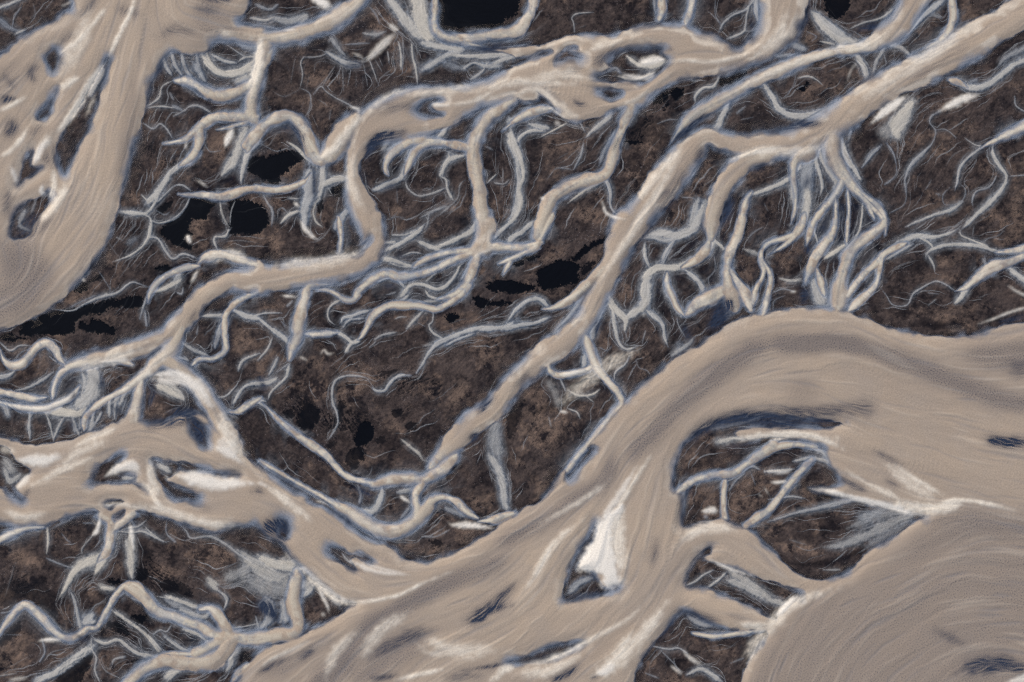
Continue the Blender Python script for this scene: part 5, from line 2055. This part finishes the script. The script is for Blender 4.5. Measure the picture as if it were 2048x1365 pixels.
# fine streaks of suspended sediment and grains of sand
tone = math_('ADD', 1.0, math_('MULTIPLY', math_('SUBTRACT', aFib, 0.5), math_('SUBTRACT', math_('SUBTRACT', 0.36, math_('MULTIPLY', aTan, 0.28)), math_('MULTIPLY', aFilm, 0.22), True)))
tone = math_('ADD', tone, math_('MULTIPLY', math_('SUBTRACT', n_fine, 0.5), 0.32))
tone = math_('ADD', tone, math_('MULTIPLY', math_('SUBTRACT', aGrain, 0.5), math_('ADD', 0.16, math_('MULTIPLY', aGrey, 0.25))))
hs = nd.new("ShaderNodeVectorMath")
hs.operation = 'SCALE'
lk.new(col, hs.inputs[0])
lk.new(tone, hs.inputs["Scale"])
lk.new(hs.outputs[0], bsdf.inputs["Base Color"])
wetness = math_('MAXIMUM', math_('MAXIMUM', aTan, aPond), aFilm)
rr = math_('SUBTRACT', 0.95, math_('MULTIPLY', wetness, 0.45))
lk.new(rr, bsdf.inputs["Roughness"])
bsdf.inputs["Specular IOR Level"].default_value = 0.06
bmp = nd.new("ShaderNodeBump")
bmp.inputs["Strength"].default_value = 0.22
bmp.inputs["Distance"].default_value = 0.25
lk.new(math_('MULTIPLY', noise(0.7, 4, 0.65), math_('SUBTRACT', 1.0, wetness, True)), bmp.inputs["Height"])
lk.new(bmp.outputs[0], bsdf.inputs["Normal"])

# ------------------------------------------------------------------ meshes: one object per region of the sheet
PX = ((xs - 1024) * M_PER).astype(F)
PY = (-(ys - 682.5) * M_PER).astype(F)
co = np.empty((NY, NX, 3), F)
co[..., 0] = PX[None, :]
co[..., 1] = PY[:, None]
co[..., 2] = H
gyy, gxx = np.gradient(H, G * M_PER)
nrm = np.dstack([-gxx, gyy, np.ones_like(H)]).astype(F)
nrm /= np.linalg.norm(nrm, axis=2, keepdims=True)


def pack(a, b, c, d):
    return np.dstack([np.clip(v, 0, 1) for v in (a, b, c, d)]).astype(F).reshape(-1, 4)


ATT = {
    "ground_mix": pack(dark, blue, B, K),
    "film_mix": pack(FL * 0.95, FC, film_edge * 0.9, thread),
    "water_mix": pack(tan, GR, LTm * 0.8, SI),
    "more_mix": pack(narrow, crack, 0.5 + 0.11 * lic_l + 0.16 * (STR_L - STR_D), lit_crest),
    "strand_mix": pack(STR_L * (S > 0), STR_D * (S > 0), np.clip(0.6 * nw + 1.1 * asym, 0, 1), 0 * nw),
    "detail_mix": pack(N2, 0.5 + 0.2 * fib, 0.5 + 0.22 * (grain2 * 0.95 + lic_f * 0.25), 0.5 - 0.22 * ero),
}
co = co.reshape(-1, 3)
nrm = nrm.reshape(-1, 3)
fid = idv[:-1, :-1].ravel()
vid = (np.arange(NY - 1)[:, None] * NX + np.arange(NX - 1)[None, :]).ravel()
quad = np.stack([vid, vid + NX, vid + NX + 1, vid + 1], 1)


def sheet(name, q):
    used, inv = np.unique(q.ravel(), return_inverse=True)
    me = bpy.data.meshes.new(name)
    me.vertices.add(len(used))
    me.vertices.foreach_set("co", co[used].ravel())
    n = len(q)
    me.loops.add(n * 4)
    me.loops.foreach_set("vertex_index", inv.astype(np.int32).ravel())
    me.polygons.add(n)
    me.polygons.foreach_set("loop_start", np.arange(0, n * 4, 4, dtype=np.int32))
    me.update(calc_edges=True)
    me.shade_smooth()
    for nm, arr in ATT.items():
        at = me.attributes.new(nm, 'FLOAT_COLOR', 'POINT')
        at.data.foreach_set("color", arr[used].ravel())
    at = me.attributes.new("custom_normal", 'FLOAT_VECTOR', 'POINT')
    at.data.foreach_set("vector", nrm[used].ravel())
    me.materials.append(mat)
    o = bpy.data.objects.new(name, me)
    scene.collection.objects.link(o)
    return o


for rid, (nm, lab, cat, kind) in enumerate(REG):
    sel = fid == rid
    if not sel.any():
        continue
    o = sheet(nm, quad[sel])
    o['label'] = lab
    if kind == 'structure':
        o['kind'] = 'structure'
    else:
        o['category'] = cat
        o['group'] = GRP[nm]

# the plain goes on beyond the surveyed sheet, out to the horizon
R0x, R0y, R1 = abs(PX[0]), abs(PY[0]), 20000.0
v = [(-R0x, -R0y, .6), (R0x, -R0y, .6), (R0x, R0y, .6), (-R0x, R0y, .6), (-R1, -R1, .6), (R1, -R1, .6), (R1, R1, .6), (-R1, R1, .6)]
me = bpy.data.meshes.new("terrain")
me.from_pydata(v, [], [(0, 4, 5, 1), (1, 5, 6, 2), (2, 6, 7, 3), (3, 7, 4, 0)])
for nm in ATT:
    at = me.attributes.new(nm, 'FLOAT_COLOR', 'POINT')
    base = {"detail_mix": (0, .5, .5, .5)}.get(nm, (0, 0, 0, 0))
    at.data.foreach_set("color", np.tile(np.array(base, F), 8))
me.materials.append(mat)
o = bpy.data.objects.new("terrain", me)
scene.collection.objects.link(o)
o['kind'] = 'structure'
o['label'] = 'dark sand plain stretching away beyond the river'
